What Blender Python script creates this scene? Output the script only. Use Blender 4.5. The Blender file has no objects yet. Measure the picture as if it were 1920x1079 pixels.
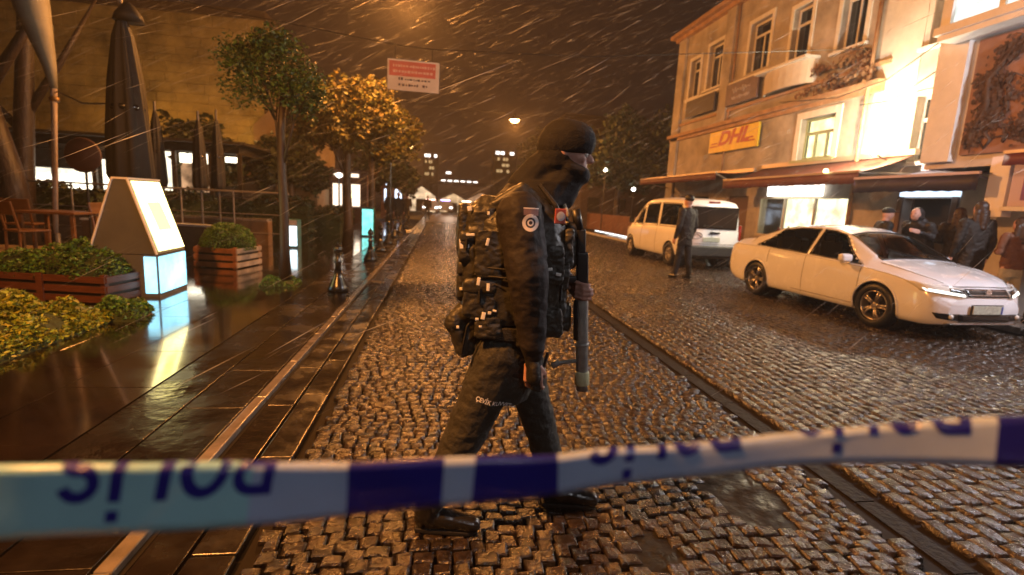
import bpy, bmesh, math, random
import numpy as np
from mathutils import Vector, Matrix, noise
from mathutils.bvhtree import BVHTree
random.seed(7); np.random.seed(7)
R = math.radians; PI = math.pi
sc = bpy.context.scene

# ------------------------------------------------------------------ camera
cam_d = bpy.data.cameras.new('camera'); cam = bpy.data.objects.new('camera', cam_d)
sc.collection.objects.link(cam); sc.camera = cam
cam_d.sensor_width = 36; cam_d.lens = 36 * 950 / 1920
cam_d.clip_start = .05; cam_d.clip_end = 900
cam.matrix_world = (Matrix.Translation((0, 0, 1.5)) @ Matrix.Rotation(R(-8.45), 4, 'Z')
                    @ Matrix.Rotation(R(90) - math.atan(158 / 950), 4, 'X') @ Matrix.Rotation(R(3), 4, 'Z'))
cam_d.dof.use_dof = True; cam_d.dof.focus_distance = 2.6; cam_d.dof.aperture_fstop = 1.7

# ------------------------------------------------------------------ world (night sky lit by town light)
w = bpy.data.worlds.new('World'); sc.world = w; w.use_nodes = True
nt = w.node_tree; nt.nodes.clear()
out = nt.nodes.new('ShaderNodeOutputWorld'); add = nt.nodes.new('ShaderNodeAddShader')
sky = nt.nodes.new('ShaderNodeTexSky'); sky.sky_type = 'NISHITA'; sky.sun_disc = False
sky.sun_elevation = R(-5); sky.sun_rotation = R(250)
b1 = nt.nodes.new('ShaderNodeBackground'); b1.inputs[1].default_value = .02
b2 = nt.nodes.new('ShaderNodeBackground'); b2.inputs[0].default_value = (1, .41, .27, 1); b2.inputs[1].default_value = .014
nt.links.new(sky.outputs[0], b1.inputs[0]); nt.links.new(b1.outputs[0], add.inputs[0]); nt.links.new(b2.outputs[0], add.inputs[1])
nt.links.new(add.outputs[0], out.inputs[0])

vs = sc.view_settings; vs.view_transform = 'Standard'; vs.look = 'None'; vs.exposure = 0; vs.gamma = 1; vs.use_curve_mapping = False
sc.render.engine = 'CYCLES'
cy = sc.cycles
cy.use_denoising = True
try: cy.denoiser = 'OPENIMAGEDENOISE'
except Exception: pass
cy.max_bounces = 6; cy.diffuse_bounces = 3; cy.glossy_bounces = 4; cy.transmission_bounces = 4; cy.volume_bounces = 0
cy.transparent_max_bounces = 24; cy.sample_clamp_indirect = 6; cy.sample_clamp_direct = 30
cy.volume_step_rate = 4; cy.use_light_tree = True; cy.caustics_reflective = False; cy.caustics_refractive = False

# ------------------------------------------------------------------ materials
MATS = {}
def mat(name, col, rough=.6, metal=0, spec=.5, noise_s=0, noise_a=.25, bump=0, bump_s=None, coat=0, emit=None, es=0, trans=0, alpha=1, rn=0, stretch=None, attr=None, listed=True):
    if name in MATS: return MATS[name]
    m = bpy.data.materials.new(name); m.use_nodes = True; t = m.node_tree; N = t.nodes; Lk = t.links
    p = N['Principled BSDF']
    p.inputs['Base Color'].default_value = (*col, 1); p.inputs['Roughness'].default_value = rough
    p.inputs['Metallic'].default_value = metal; p.inputs['Specular IOR Level'].default_value = spec
    p.inputs['Coat Weight'].default_value = coat; p.inputs['Coat Roughness'].default_value = .08
    p.inputs['Transmission Weight'].default_value = trans; p.inputs['Alpha'].default_value = alpha
    if emit: p.inputs['Emission Color'].default_value = (*emit, 1); p.inputs['Emission Strength'].default_value = es
    if noise_s or bump or rn:
        tc = N.new('ShaderNodeNewGeometry'); src = tc.outputs['Position']
        if stretch:
            mp = N.new('ShaderNodeMapping'); mp.inputs['Scale'].default_value = stretch; Lk.new(src, mp.inputs[0]); src = mp.outputs[0]
    if noise_s:
        n = N.new('ShaderNodeTexNoise'); n.inputs['Scale'].default_value = noise_s; n.inputs['Detail'].default_value = 6; n.inputs['Roughness'].default_value = .65
        Lk.new(src, n.inputs['Vector'])
        r = N.new('ShaderNodeMapRange'); r.inputs[1].default_value = .3; r.inputs[2].default_value = .7
        r.inputs[3].default_value = 1 - noise_a; r.inputs[4].default_value = 1 + noise_a * .7
        Lk.new(n.outputs[0], r.inputs[0])
        x = N.new('ShaderNodeVectorMath'); x.operation = 'SCALE'; x.inputs[0].default_value = col
        Lk.new(r.outputs[0], x.inputs['Scale'])
        last = x.outputs[0]
        if attr:
            at = N.new('ShaderNodeAttribute'); at.attribute_name = attr
            y = N.new('ShaderNodeVectorMath'); y.operation = 'MULTIPLY'; Lk.new(last, y.inputs[0]); Lk.new(at.outputs['Color'], y.inputs[1]); last = y.outputs[0]
        Lk.new(last, p.inputs['Base Color'])
    if rn:
        n2 = N.new('ShaderNodeTexNoise'); n2.inputs['Scale'].default_value = rn; n2.inputs['Detail'].default_value = 4
        Lk.new(src, n2.inputs['Vector'])
        r2 = N.new('ShaderNodeMapRange'); r2.inputs[1].default_value = .35; r2.inputs[2].default_value = .65
        r2.inputs[3].default_value = max(.02, rough * .45); r2.inputs[4].default_value = min(1, rough * 1.7)
        Lk.new(n2.outputs[0], r2.inputs[0]); Lk.new(r2.outputs[0], p.inputs['Roughness'])
    if bump:
        n3 = N.new('ShaderNodeTexNoise'); n3.inputs['Scale'].default_value = bump_s or 30; n3.inputs['Detail'].default_value = 5
        Lk.new(src, n3.inputs['Vector'])
        b = N.new('ShaderNodeBump'); b.inputs['Strength'].default_value = bump; b.inputs['Distance'].default_value = .02
        Lk.new(n3.outputs[0], b.inputs['Height']); Lk.new(b.outputs[0], p.inputs['Normal'])
    if emit and not listed: m.cycles.emission_sampling = 'NONE'
    MATS[name] = m; return m

def glow(name, col, s, listed=True, noise_s=0, na=.4):
    m = bpy.data.materials.new(name); m.use_nodes = True; t = m.node_tree; t.nodes.clear()
    o = t.nodes.new('ShaderNodeOutputMaterial'); e = t.nodes.new('ShaderNodeEmission')
    e.inputs[0].default_value = (*col, 1); e.inputs[1].default_value = s; t.links.new(e.outputs[0], o.inputs[0])
    if noise_s:
        tc = t.nodes.new('ShaderNodeTexCoord'); n = t.nodes.new('ShaderNodeTexNoise'); n.inputs['Scale'].default_value = noise_s; n.inputs['Detail'].default_value = 3
        r = t.nodes.new('ShaderNodeMapRange'); r.inputs[1].default_value = .35; r.inputs[2].default_value = .65; r.inputs[3].default_value = s * (1 - na); r.inputs[4].default_value = s * (1 + na)
        t.links.new(tc.outputs['Object'], n.inputs['Vector']); t.links.new(n.outputs[0], r.inputs[0]); t.links.new(r.outputs[0], e.inputs[1])
    if not listed: m.cycles.emission_sampling = 'NONE'
    return m

# ------------------------------------------------------------------ object helpers
COL = sc.collection
def link(o, parent=None):
    COL.objects.link(o)
    if parent is not None: o.parent = parent
    return o
def thing(name, label, cat, loc=(0, 0, 0), rz=0, group=None):
    o = bpy.data.objects.new(name, None); o.empty_display_size = .2; link(o)
    o.location = loc; o.rotation_euler = (0, 0, rz); o['label'] = label; o['category'] = cat
    if group: o['group'] = group
    return o
def tag(o, label=None, cat=None, group=None, kind=None):
    if label: o['label'] = label
    if cat: o['category'] = cat
    if group: o['group'] = group
    if kind: o['kind'] = kind
    return o

class MB:
    def __init__(s): s.v = []; s.f = []
    def add(s, vs_, fs):
        k = len(s.v); s.v += [tuple(p) for p in vs_]; s.f += [tuple(i + k for i in f) for f in fs]; return s
    def box(s, c, d, rz=0, M=None, taper=1):
        hx, hy, hz = d[0] / 2, d[1] / 2, d[2] / 2
        pts = [Vector((sx * hx * (taper if sz > 0 else 1), sy * hy * (taper if sz > 0 else 1), sz * hz)) for sz in (-1, 1) for sx, sy in ((-1, -1), (1, -1), (1, 1), (-1, 1))]
        T = Matrix.Translation(c) @ (M.to_4x4() if M else Matrix.Rotation(rz, 4, 'Z'))
        return s.add([T @ p for p in pts], [(0, 3, 2, 1), (4, 5, 6, 7), (0, 1, 5, 4), (1, 2, 6, 5), (2, 3, 7, 6), (3, 0, 4, 7)])
    def bx(s, x0, x1, y0, y1, z0, z1): return s.box(((x0 + x1) / 2, (y0 + y1) / 2, (z0 + z1) / 2), (x1 - x0, y1 - y0, z1 - z0))
    def tube(s, pts, r, n=8, cap=True):
        pts = [Vector(p) for p in pts]; rs = r if isinstance(r, (list, tuple)) else [r] * len(pts)
        k = len(s.v); up = None
        for i, p in enumerate(pts):
            t = (pts[min(i + 1, len(pts) - 1)] - pts[max(i - 1, 0)]).normalized()
            if up is None or abs(t.dot(up)) > .95: up = Vector((0, 0, 1)) if abs(t.z) < .9 else Vector((1, 0, 0))
            a = t.cross(up).normalized(); b = a.cross(t).normalized(); up = b
            for j in range(n):
                q = p + (a * math.cos(2 * PI * j / n) + b * math.sin(2 * PI * j / n)) * rs[i]; s.v.append(tuple(q))
        for i in range(len(pts) - 1):
            for j in range(n):
                s.f.append((k + i * n + j, k + i * n + (j + 1) % n, k + (i + 1) * n + (j + 1) % n, k + (i + 1) * n + j))
        if cap:
            s.f.append(tuple(k + j for j in range(n))[::-1]); s.f.append(tuple(k + (len(pts) - 1) * n + j for j in range(n)))
        return s
    def lathe(s, prof, n=20, c=(0, 0, 0), M=None, cap=True):
        k = len(s.v); T = Matrix.Translation(c) @ (M.to_4x4() if M else Matrix.Identity(4))
        for r, z in prof:
            for j in range(n):
                s.v.append(tuple(T @ Vector((r * math.cos(2 * PI * j / n), r * math.sin(2 * PI * j / n), z))))
        for i in range(len(prof) - 1):
            for j in range(n):
                s.f.append((k + i * n + j, k + i * n + (j + 1) % n, k + (i + 1) * n + (j + 1) % n, k + (i + 1) * n + j))
        if cap: s.f.append(tuple(k + j for j in range(n))[::-1]); s.f.append(tuple(k + (len(prof) - 1) * n + j for j in range(n)))
        return s
    def prism(s, poly, M):     # poly: 2d list extruded; M maps (x,y,0/1)
        n = len(poly); vs_ = [M @ Vector((a, b, h)) for h in (0, 1) for a, b in poly]
        return s.add(vs_, [tuple(range(n))[::-1], tuple(range(n, 2 * n))] + [(i, (i + 1) % n, n + (i + 1) % n, n + i) for i in range(n)])
    def mesh(s, name):
        me = bpy.data.meshes.new(name); me.from_pydata(s.v, [], s.f); me.update(); return me
    def build(s, name, m, parent=None, smooth=False, bevel=0, kind=None, seg=2, fixn=False):
        me = s.mesh(name)
        if fixn:
            b = bmesh.new(); b.from_mesh(me); bmesh.ops.recalc_face_normals(b, faces=b.faces); b.to_mesh(me); b.free()
        if m: me.materials.append(m)
        o = link(bpy.data.objects.new(name, me), parent)
        if smooth: me.shade_smooth()
        if bevel:
            bv = o.modifiers.new('bevel', 'BEVEL'); bv.width = bevel; bv.segments = seg; bv.limit_method = 'ANGLE'; bv.angle_limit = R(40)
            me.shade_smooth(); wn = o.modifiers.new('wn', 'WEIGHTED_NORMAL'); wn.keep_sharp = False; wn.weight = 100
        if kind: o['kind'] = kind
        return o

def text(s, size, M, m, parent=None, name='lettering', ext=.002, align='CENTER', sx=1, shear=0, bold=0):
    c = bpy.data.curves.new(name, 'FONT'); c.body = s; c.size = size; c.extrude = ext; c.align_x = align; c.align_y = 'CENTER'; c.shear = shear; c.offset = bold
    c.resolution_u = 3; tmp = bpy.data.objects.new(name, c); COL.objects.link(tmp)
    me = bpy.data.meshes.new_from_object(tmp.evaluated_get(bpy.context.evaluated_depsgraph_get())); bpy.data.objects.remove(tmp); me.materials.clear(); me.materials.append(m)
    o = link(bpy.data.objects.new(name, me), parent)
    o.matrix_local = M @ Matrix.Diagonal((sx, 1, 1, 1)); return o

def text_mesh(s, size, sx=1, shear=0, bold=0, cuts=2):
    c = bpy.data.curves.new('t', 'FONT'); c.body = s; c.size = size; c.align_x = 'LEFT'; c.shear = shear; c.offset = bold; c.resolution_u = 4
    o = bpy.data.objects.new('t', c); COL.objects.link(o)
    dg = bpy.context.evaluated_depsgraph_get(); me = bpy.data.meshes.new_from_object(o.evaluated_get(dg))
    bpy.data.objects.remove(o); b = bmesh.new(); b.from_mesh(me); bmesh.ops.triangulate(b, faces=b.faces)
    for _ in range(cuts): bmesh.ops.subdivide_edges(b, edges=[e for e in b.edges if e.calc_length() > size * .05], cuts=1)
    bmesh.ops.triangulate(b, faces=b.faces)
    for v in b.verts: v.co.x *= sx
    b.to_mesh(me); b.free(); return me

# organic bodies: closed pieces united by a voxel remesh into one continuous skin
def cap_(p0, r0, p1, r1, n=14):
    p0, p1 = Vector(p0), Vector(p1); d = (p1 - p0); L = max(d.length, 1e-5); d.normalize()
    pts = []; rs = []
    for k in range(6):
        a = PI / 2 * k / 5; pts.append(p0 - d * r0 * math.cos(a)); rs.append(max(r0 * math.sin(a), 1e-4))
    for k in range(6):
        a = PI / 2 * k / 5; pts.append(p1 + d * r1 * math.sin(a)); rs.append(max(r1 * math.cos(a), 1e-4))
    m = MB(); m.tube(pts, rs, n); return m
def ell(c, r, n=16):
    m = MB(); m.lathe([(max(1e-4, math.sin(PI * k / 10)), -math.cos(PI * k / 10)) for k in range(11)], n)
    m.v = [(c[0] + x * r[0], c[1] + y * r[1], c[2] + z * r[2]) for x, y, z in m.v]; return m
def rings(rg, n=24, e=2.3):      # rg: (z, cx, cy, rx, ry)
    m = MB(); k = len(rg)
    for z, cx, cy_, rx, ry in rg:
        for j in range(n):
            a = 2 * PI * j / n; ca, sa = math.cos(a), math.sin(a)
            m.v.append((cx + rx * math.copysign(abs(ca) ** (2 / e), ca), cy_ + ry * math.copysign(abs(sa) ** (2 / e), sa), z))
    for i in range(k - 1):
        for j in range(n): m.f.append((i * n + j, i * n + (j + 1) % n, (i + 1) * n + (j + 1) % n, (i + 1) * n + j))
    m.f.append(tuple(range(n))[::-1]); m.f.append(tuple((k - 1) * n + j for j in range(n))); return m
def rbox(c, d, M=None):
    m = MB(); m.box(c, d, M=M); return m

def blob(name, pieces, m, parent=None, vox=.012, smooth=4, wr=0, wr_s=9, wr_dir=(1, 1, .45), seed=0):
    a = MB()
    for p in pieces: a.add(p.v, p.f)
    me = a.mesh(name); b = bmesh.new(); b.from_mesh(me); bmesh.ops.recalc_face_normals(b, faces=b.faces); b.to_mesh(me); b.free()
    o = bpy.data.objects.new(name, me); COL.objects.link(o)
    r = o.modifiers.new('r', 'REMESH'); r.mode = 'VOXEL'; r.voxel_size = vox
    s_ = o.modifiers.new('s', 'SMOOTH'); s_.iterations = smooth; s_.factor = .5
    dg = bpy.context.evaluated_depsgraph_get(); me2 = bpy.data.meshes.new_from_object(o.evaluated_get(dg))
    bpy.data.objects.remove(o); me2.name = name
    if wr:
        n = len(me2.vertices); co = np.empty(n * 3); me2.vertices.foreach_get('co', co); co = co.reshape(-1, 3)
        no = np.empty(n * 3); me2.vertices.foreach_get('normal', no) if False else None
        nn = np.array([v.normal for v in me2.vertices]); off = np.array([noise.noise(Vector((p[0] * wr_s * wr_dir[0] + seed, p[1] * wr_s * wr_dir[1], p[2] * wr_s * wr_dir[2] * 2.2))) + .5 * noise.noise(Vector((p[0] * wr_s * 2.3 + seed, p[1] * wr_s * 2.3, p[2] * wr_s * 4.5))) for p in co])
        off = -np.abs(off) ** .7
        co = co + nn * (off[:, None] * wr); me2.vertices.foreach_set('co', co.ravel()); me2.update()
    me2.shade_smooth(); me2.materials.clear(); me2.materials.append(m)
    return link(bpy.data.objects.new(name, me2), parent)

def hand(wrist, F, N, side=1, curl=.5, s=1.0):
    """palm, four jointed fingers and a thumb; F along the fingers, N out of the palm"""
    w_ = Vector(wrist); F = Vector(F).normalized(); N = Vector(N).normalized(); S = F.cross(N).normalized() * side
    ps = [cap_(w_, .026 * s, w_ + F * .02 * s, .028 * s)]
    for i in range(4):
        off = (i - 1.5) * .021 * s
        b0 = w_ + F * .02 * s + S * off * .7; b1 = w_ + F * .088 * s + S * off - N * 0
        ps.append(cap_(b0, .015 * s, b1, .0125 * s, 10))
        p = b1; k = (.92, 1, .96, .78)[i]; th = curl * .6
        for q, Lq in enumerate((.040, .026, .021)):
            e = p + (F * math.cos(th) + N * math.sin(th)) * Lq * k * s
            ps.append(cap_(p, (.0098 - .0008 * q) * s, e, (.009 - .0008 * q) * s, 8)); p = e; th += curl * (1, .8, 0)[q]
    t0 = w_ + F * .03 * s - S * .03 * s; t1 = t0 + (F * .7 - S * .35 + N * .5).normalized() * .042 * s; t2 = t1 + (F * .8 + S * .15 + N * .5).normalized() * .03 * s
    ps += [cap_(w_ + F * .015 * s - S * .012 * s, .017 * s, t0, .014 * s, 10), cap_(t0, .0135 * s, t1, .0115 * s, 8), cap_(t1, .0115 * s, t2, .0095 * s, 8)]
    return ps

# =================================================================== THE SETTING
m_joint = mat('wet_joint', (.010, .007, .005), .8, spec=.2)
m_cob = mat('wet_basalt_cobble', (.026, .018, .012), .21, spec=.8, noise_s=22, noise_a=.7, bump=.55, bump_s=60, rn=14, attr='tone')
m_pave = mat('wet_paving', (.012, .007, .005), .16, spec=.7, noise_s=2.2, noise_a=.5, bump=.10, bump_s=5, rn=1.3, coat=1)
m_strip = mat('wet_dark_granite', (.010, .007, .006), .2, spec=.7, noise_s=8, noise_a=.4, bump=.2, bump_s=14, rn=2)
m_kerb = mat('wet_pale_kerb', (.17, .145, .125), .13, spec=.9, noise_s=5, noise_a=.45, bump=.25, bump_s=12, rn=3)  # paleness stands for lamp light reflected along the wet kerb
m_gutter = mat('wet_gutter_stone', (.013, .009, .007), .2, spec=.9, noise_s=6, noise_a=.4, bump=.25, bump_s=16, rn=3)
m_soil = mat('dark_ground', (.02, .016, .012), .6, noise_s=1)

MB().bx(-160, 160, -30, 420, -.4, -.06).build('ground', m_soil, kind='structure')
road = MB().bx(-.78, 8.3, -4, 200, -.2, -.035).build('road', m_joint, kind='structure')
far = MB().bx(-.78, 8.3, 34, 200, -.034, -.002).build('road_surface', mat('far_cobbles', (.085, .066, .055), .4, spec=.6, noise_s=6, noise_a=.5, bump=1, bump_s=9), road)

def in_view(x, y):
    a = math.radians(-8.45); c, s_ = math.cos(-a), math.sin(-a); X = x * c - y * s_; Yv = x * s_ + y * c
    P_ = math.atan(158 / 950); f = Yv * math.cos(P_) + 1.5 * math.sin(P_); u = Yv * math.sin(P_) - 1.5 * math.cos(P_)
    return f > .1 and abs(X / f) < 1.04 and abs(u / f) < .58
cells = []
def cobble_cells():
    y0 = -.9                              # worn left half: small stones laid across the road in shallow arcs
    while y0 < 34:
        x = -.75 + random.uniform(0, .05); dep = random.uniform(.060, .074); ph = random.uniform(-.15, .15)
        while x < 2.19:
            W_ = random.uniform(.058, .098); xc = x + W_ / 2
            cells.append((xc, y0 + .22 * math.sin((xc + .75) * PI / 1.48 % PI) + random.uniform(-.005, .005), W_, dep * random.uniform(.93, 1.05), 0)); x += W_ + random.uniform(.005, .012)
        y0 += dep + .009
    x = 2.50
    while x < 8.2:                        # right half: larger setts in straight courses
        y = -.6 + random.uniform(0, .16); wd = random.uniform(.085, .105)
        while y < 34:
            L = random.uniform(.085, .145); cells.append((x + wd / 2 + random.uniform(-.005, .005), y + L / 2, wd * random.uniform(.93, 1.02), L, 1)); y += L + random.uniform(.010, .018)
        x += wd + .014
cobble_cells()
# patched holes where the stones are gone
holes = [(1.68, 2.36, .20, .34), (1.0, 1.93, .12, .09)]
cells = [c for c in cells if not any(((c[0] - h[0]) / h[2]) ** 2 + ((c[1] - h[1]) / h[3]) ** 2 < 1 for h in holes)]
cells.sort(key=lambda c: (not in_view(c[0], c[1]), c[0] ** 2 + c[1] ** 2))
def cobble_geo(cx, cy_, wd, L, seed=None):
    jx = [random.uniform(-.005, .005) for _ in range(8)]; tx, ty = random.gauss(0, .05), random.gauss(0, .05); z0 = random.gauss(0, .0014)
    o = [(-wd / 2, -L / 2), (wd / 2, -L / 2), (wd / 2, L / 2), (-wd / 2, L / 2)]
    V = []
    for i, (a, b) in enumerate(o): V.append((cx + a + jx[i], cy_ + b + jx[i + 4], -.04))
    for i, (a, b) in enumerate(o): V.append((cx + a + jx[i], cy_ + b + jx[i + 4], -.008 + z0 + a * tx + b * ty))
    for i, (a, b) in enumerate(o): V.append((cx + a * .80 + jx[i], cy_ + b * .82 + jx[i + 4], z0 + a * tx + b * ty + random.uniform(-.0015, .0015)))
    return V
CF = [(8, 9, 10, 11)] + [(4 + i, 4 + (i + 1) % 4, 8 + (i + 1) % 4, 8 + i) for i in range(4)] + [(i, (i + 1) % 4, 4 + (i + 1) % 4, 4 + i) for i in range(4)]
def tone_attr(me, tones):
    a = me.color_attributes.new('tone', 'FLOAT_COLOR', 'POINT'); a.data.foreach_set('color', np.asarray(tones, dtype=np.float32).ravel())
def rtone():
    t = random.uniform(.55, 1.5); wv = random.uniform(-.08, .12); return (t * (1 + wv), t, t * (1 - wv), 1)
cm = []
for k in range(24):
    kind = k % 2; wd, L = ((.067, .075), (.095, .115))[kind]
    me = bpy.data.meshes.new('cobble'); me.from_pydata(cobble_geo(0, 0, wd, L), [], CF); me.materials.append(m_cob)
    tone_attr(me, [rtone()] * 12 if False else [rtone()] * 12); me.shade_smooth() if False else None; cm.append((wd, L, me))
for c in cells[:290]:
    opts = [q for q in cm if (q[0] > .08) == (c[4] == 1)]; q = random.choice(opts)
    o = link(bpy.data.objects.new('cobble', q[2]), road); o.location = (c[0], c[1], 0); o.scale = (c[2] / q[0], c[3] / q[1], 1); o.rotation_euler = (0, 0, random.choice((0, PI)) + random.gauss(0, .035))
rest = cells[290:]; nV = len(rest) * 12
V = np.zeros((nV, 3), np.float32); T = np.zeros((nV, 4), np.float32)
for i, c in enumerate(rest):
    V[i * 12:(i + 1) * 12] = cobble_geo(*c[:4]); T[i * 12:(i + 1) * 12] = rtone()
F_ = (np.array(CF)[None] + (np.arange(len(rest)) * 12)[:, None, None]).reshape(-1, 4)
me = bpy.data.meshes.new('cobbles'); me.vertices.add(nV); me.vertices.foreach_set('co', V.ravel())
me.loops.add(F_.size); me.loops.foreach_set('vertex_index', F_.ravel().astype(np.int32)); me.polygons.add(len(F_))
me.polygons.foreach_set('loop_start', (np.arange(len(F_)) * 4).astype(np.int32)); me.update(calc_edges=True); me.materials.append(m_cob); tone_attr(me, T)
tag(link(bpy.data.objects.new('cobbles', me), road), kind='stuff')

# puddled patches in the road
m_pud = mat('wet_dirt_patch', (.010, .008, .005), .65, spec=.25, noise_s=9, noise_a=.5, bump=.7, bump_s=22, rn=7)
for h in holes:
    n = 26; m_ = MB(); pts = [(h[0] + (h[2] + .05) * math.cos(a) * (1 + .12 * math.sin(3 * a + h[0] * 9)), h[1] + (h[3] + .05) * math.sin(a) * (1 + .12 * math.cos(4 * a))) for a in [2 * PI * i / n for i in range(n)]]
    m_.prism(pts, Matrix(((1, 0, 0, 0), (0, 1, 0, 0), (0, 0, .02, -.032), (0, 0, 0, 1)))); m_.build('dirt_patch', m_pud, road)

# slot drain of long stones down the right of the middle
m_drain = mat('drain_stone', (.010, .007, .006), .7, spec=.2, noise_s=7, noise_a=.4, bump=.8, bump_s=30)
y = 1.0
while y < 34:
    L = random.uniform(.55, .75); MB().bx(2.31, 2.43, y, y + L - .012, -.04, -.020 + random.uniform(-.004, .004)).build('drain_stone', m_drain, road); y += L

# gutter channel and kerb on the left
gut = MB().bx(-1.2, -.78, -4, 90, -.2, -.05).build('gutter', m_joint, kind='structure')
kerb = MB().bx(-1.31, -1.19, -4, 90, -.2, -.02).build('kerb', m_joint, kind='structure')
y = .2
while y < 48:
    L = random.uniform(.8, 1.0); g = -.012
    MB().bx(-1.185, -1.0, y, y + L - .01, -.06, -.010).build('gutter_stone', m_gutter, gut, bevel=.008, seg=1)
    MB().bx(-.985, -.80, y + .2, y + L + .19, -.06, -.006 + random.uniform(-.002, .002)).build('gutter_stone', m_gutter, gut, bevel=.010, seg=2)
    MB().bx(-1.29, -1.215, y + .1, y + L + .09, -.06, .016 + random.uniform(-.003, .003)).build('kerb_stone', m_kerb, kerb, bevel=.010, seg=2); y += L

# left pavement: dark strip, then slabs
pave = MB().bx(-14, -1.31, -4, 60, -.2, .004).build('pavement', m_joint, kind='structure')
y = .4
while y < 24:
    L = .78
    for x0, x1 in ((-1.68, -1.295), (-2.05, -1.69)):
        MB().bx(x0, x1 - .003, y, y + L - .003, -.01, .018 + random.uniform(-.001, .001)).build('edging_slab', m_strip, pave, bevel=.004, seg=1)
    y += L
x = -2.06; row = 0; n_sl = 0
sm = MB().box((0, 0, 0), (.597, .897, .03)).mesh('paving_slab'); sm.materials.append(m_pave)
b = bmesh.new(); b.from_mesh(sm); bmesh.ops.bevel(b, geom=[e for e in b.edges if all(v.co.z > 0 for v in e.verts)], offset=.002, segments=1, affect='EDGES'); b.to_mesh(sm); b.free()
stuff = MB()
while x > -9:
    y = .3 + (row % 2) * .45
    while y < 30:
        z = .005 + random.uniform(-.0006, .0006)
        if y < 13 and x > -6.5 and n_sl < 180 and in_view(x - .3, y + .45):
            o = link(bpy.data.objects.new('paving_slab', sm), pave); o.location = (x - .3, y + .45, z); o.rotation_euler = (random.gauss(0, .0008), random.gauss(0, .0008), 0); n_sl += 1
        else: stuff.box((x - .3, y + .45, z), (.593, .893, .03))
        y += .9
    x -= .6; row += 1
stuff.build('paving_slabs', m_pave, pave, kind='stuff')

# right pavement and its pale kerb
m_rp = mat('pale_wet_paving', (.16, .13, .11), .22, spec=.7, noise_s=3, noise_a=.35, bump=.15, bump_s=8, rn=2)
rp = MB().bx(8.52, 30, -4, 60, -.2, .07).build('pavement', m_joint, kind='structure')
rk = MB().bx(8.3, 8.52, -4, 200, -.2, .02).build('kerb', m_joint, kind='structure')
y = 1.0
m_rk = mat('lit_white_kerb', (.72, .70, .66), .12, spec=.9, noise_s=4, noise_a=.3)  # white colour paints the lamp light falling on the far kerb
while y < 44:
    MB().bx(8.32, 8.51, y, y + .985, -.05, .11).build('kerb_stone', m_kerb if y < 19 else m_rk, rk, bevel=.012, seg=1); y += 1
row = 0; x = 8.53
while x < 11:
    y = 1 + (row % 2) * .3; 
    while y < 26: MB().bx(x, x + .49, y, y + .59, .04, .092 + random.uniform(-.001, .001)).build('paving_slab', m_rp, rp); y += .6
    x += .497; row += 1

# =================================================================== RIGHT-HAND BUILDINGS
m_tan = mat('tan_plaster', (.42, .37, .32), .75, noise_s=1.1, noise_a=.42, bump=.25, bump_s=9)
m_pale = mat('pale_plaster', (.62, .56, .50), .7, noise_s=1.2, noise_a=.25, bump=.15, bump_s=9)
m_corn = mat('shadow_brown_cornice', (.42, .25, .14), .7, noise_s=3, noise_a=.35, bump=.3, bump_s=12)  # brown tone paints the shadow on the cornice ledge
m_white = mat('white_paint', (.75, .72, .68), .45, noise_s=4, noise_a=.1)
m_glassd = mat('dark_window_glass', (.02, .018, .016), .06, spec=.9)
m_brown = mat('brown_stain', (.22, .11, .05), .8, noise_s=4, noise_a=.5)
m_dark = mat('dark_interior', (.015, .012, .01), .9)

def facade(name, X, y0, y1, z0, z1, holes_, m, parent, depth=.28, thick=.5):
    """wall facing -X with real openings and reveals"""
    ys = sorted({y0, y1, *[h[0] for h in holes_], *[h[1] for h in holes_]}); zs = sorted({z0, z1, *[h[2] for h in holes_], *[h[3] for h in holes_]})
    ys = [v for v in ys if y0 <= v <= y1]; zs = [v for v in zs if z0 <= v <= z1]; M_ = MB()
    for i in range(len(ys) - 1):
        for j in range(len(zs) - 1):
            a, b_, c, d = ys[i], ys[i + 1], zs[j], zs[j + 1]; my, mz = (a + b_) / 2, (c + d) / 2
            if any(h[0] < my < h[1] and h[2] < mz < h[3] for h in holes_): continue
            M_.add([(X, a, c), (X, b_, c), (X, b_, d), (X, a, d)], [(0, 3, 2, 1)])
    for h in holes_:
        a, b_, c, d = h[:4]; x1 = X + depth
        M_.add([(X, a, c), (X, b_, c), (X, b_, d), (X, a, d), (x1, a, c), (x1, b_, c), (x1, b_, d), (x1, a, d)], [(0, 1, 5, 4), (1, 2, 6, 5), (2, 3, 7, 6), (3, 0, 4, 7)])
    M_.add([(X, y1, z0), (X + 9, y1, z0), (X + 9, y1, z1), (X, y1, z1), (X, y0, z0), (X + 9, y0, z0), (X + 9, y0, z1), (X, y0, z1)], [(0, 1, 2, 3), (4, 7, 6, 5), (3, 2, 6, 7)])
    return M_.build(name, m, parent)

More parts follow.
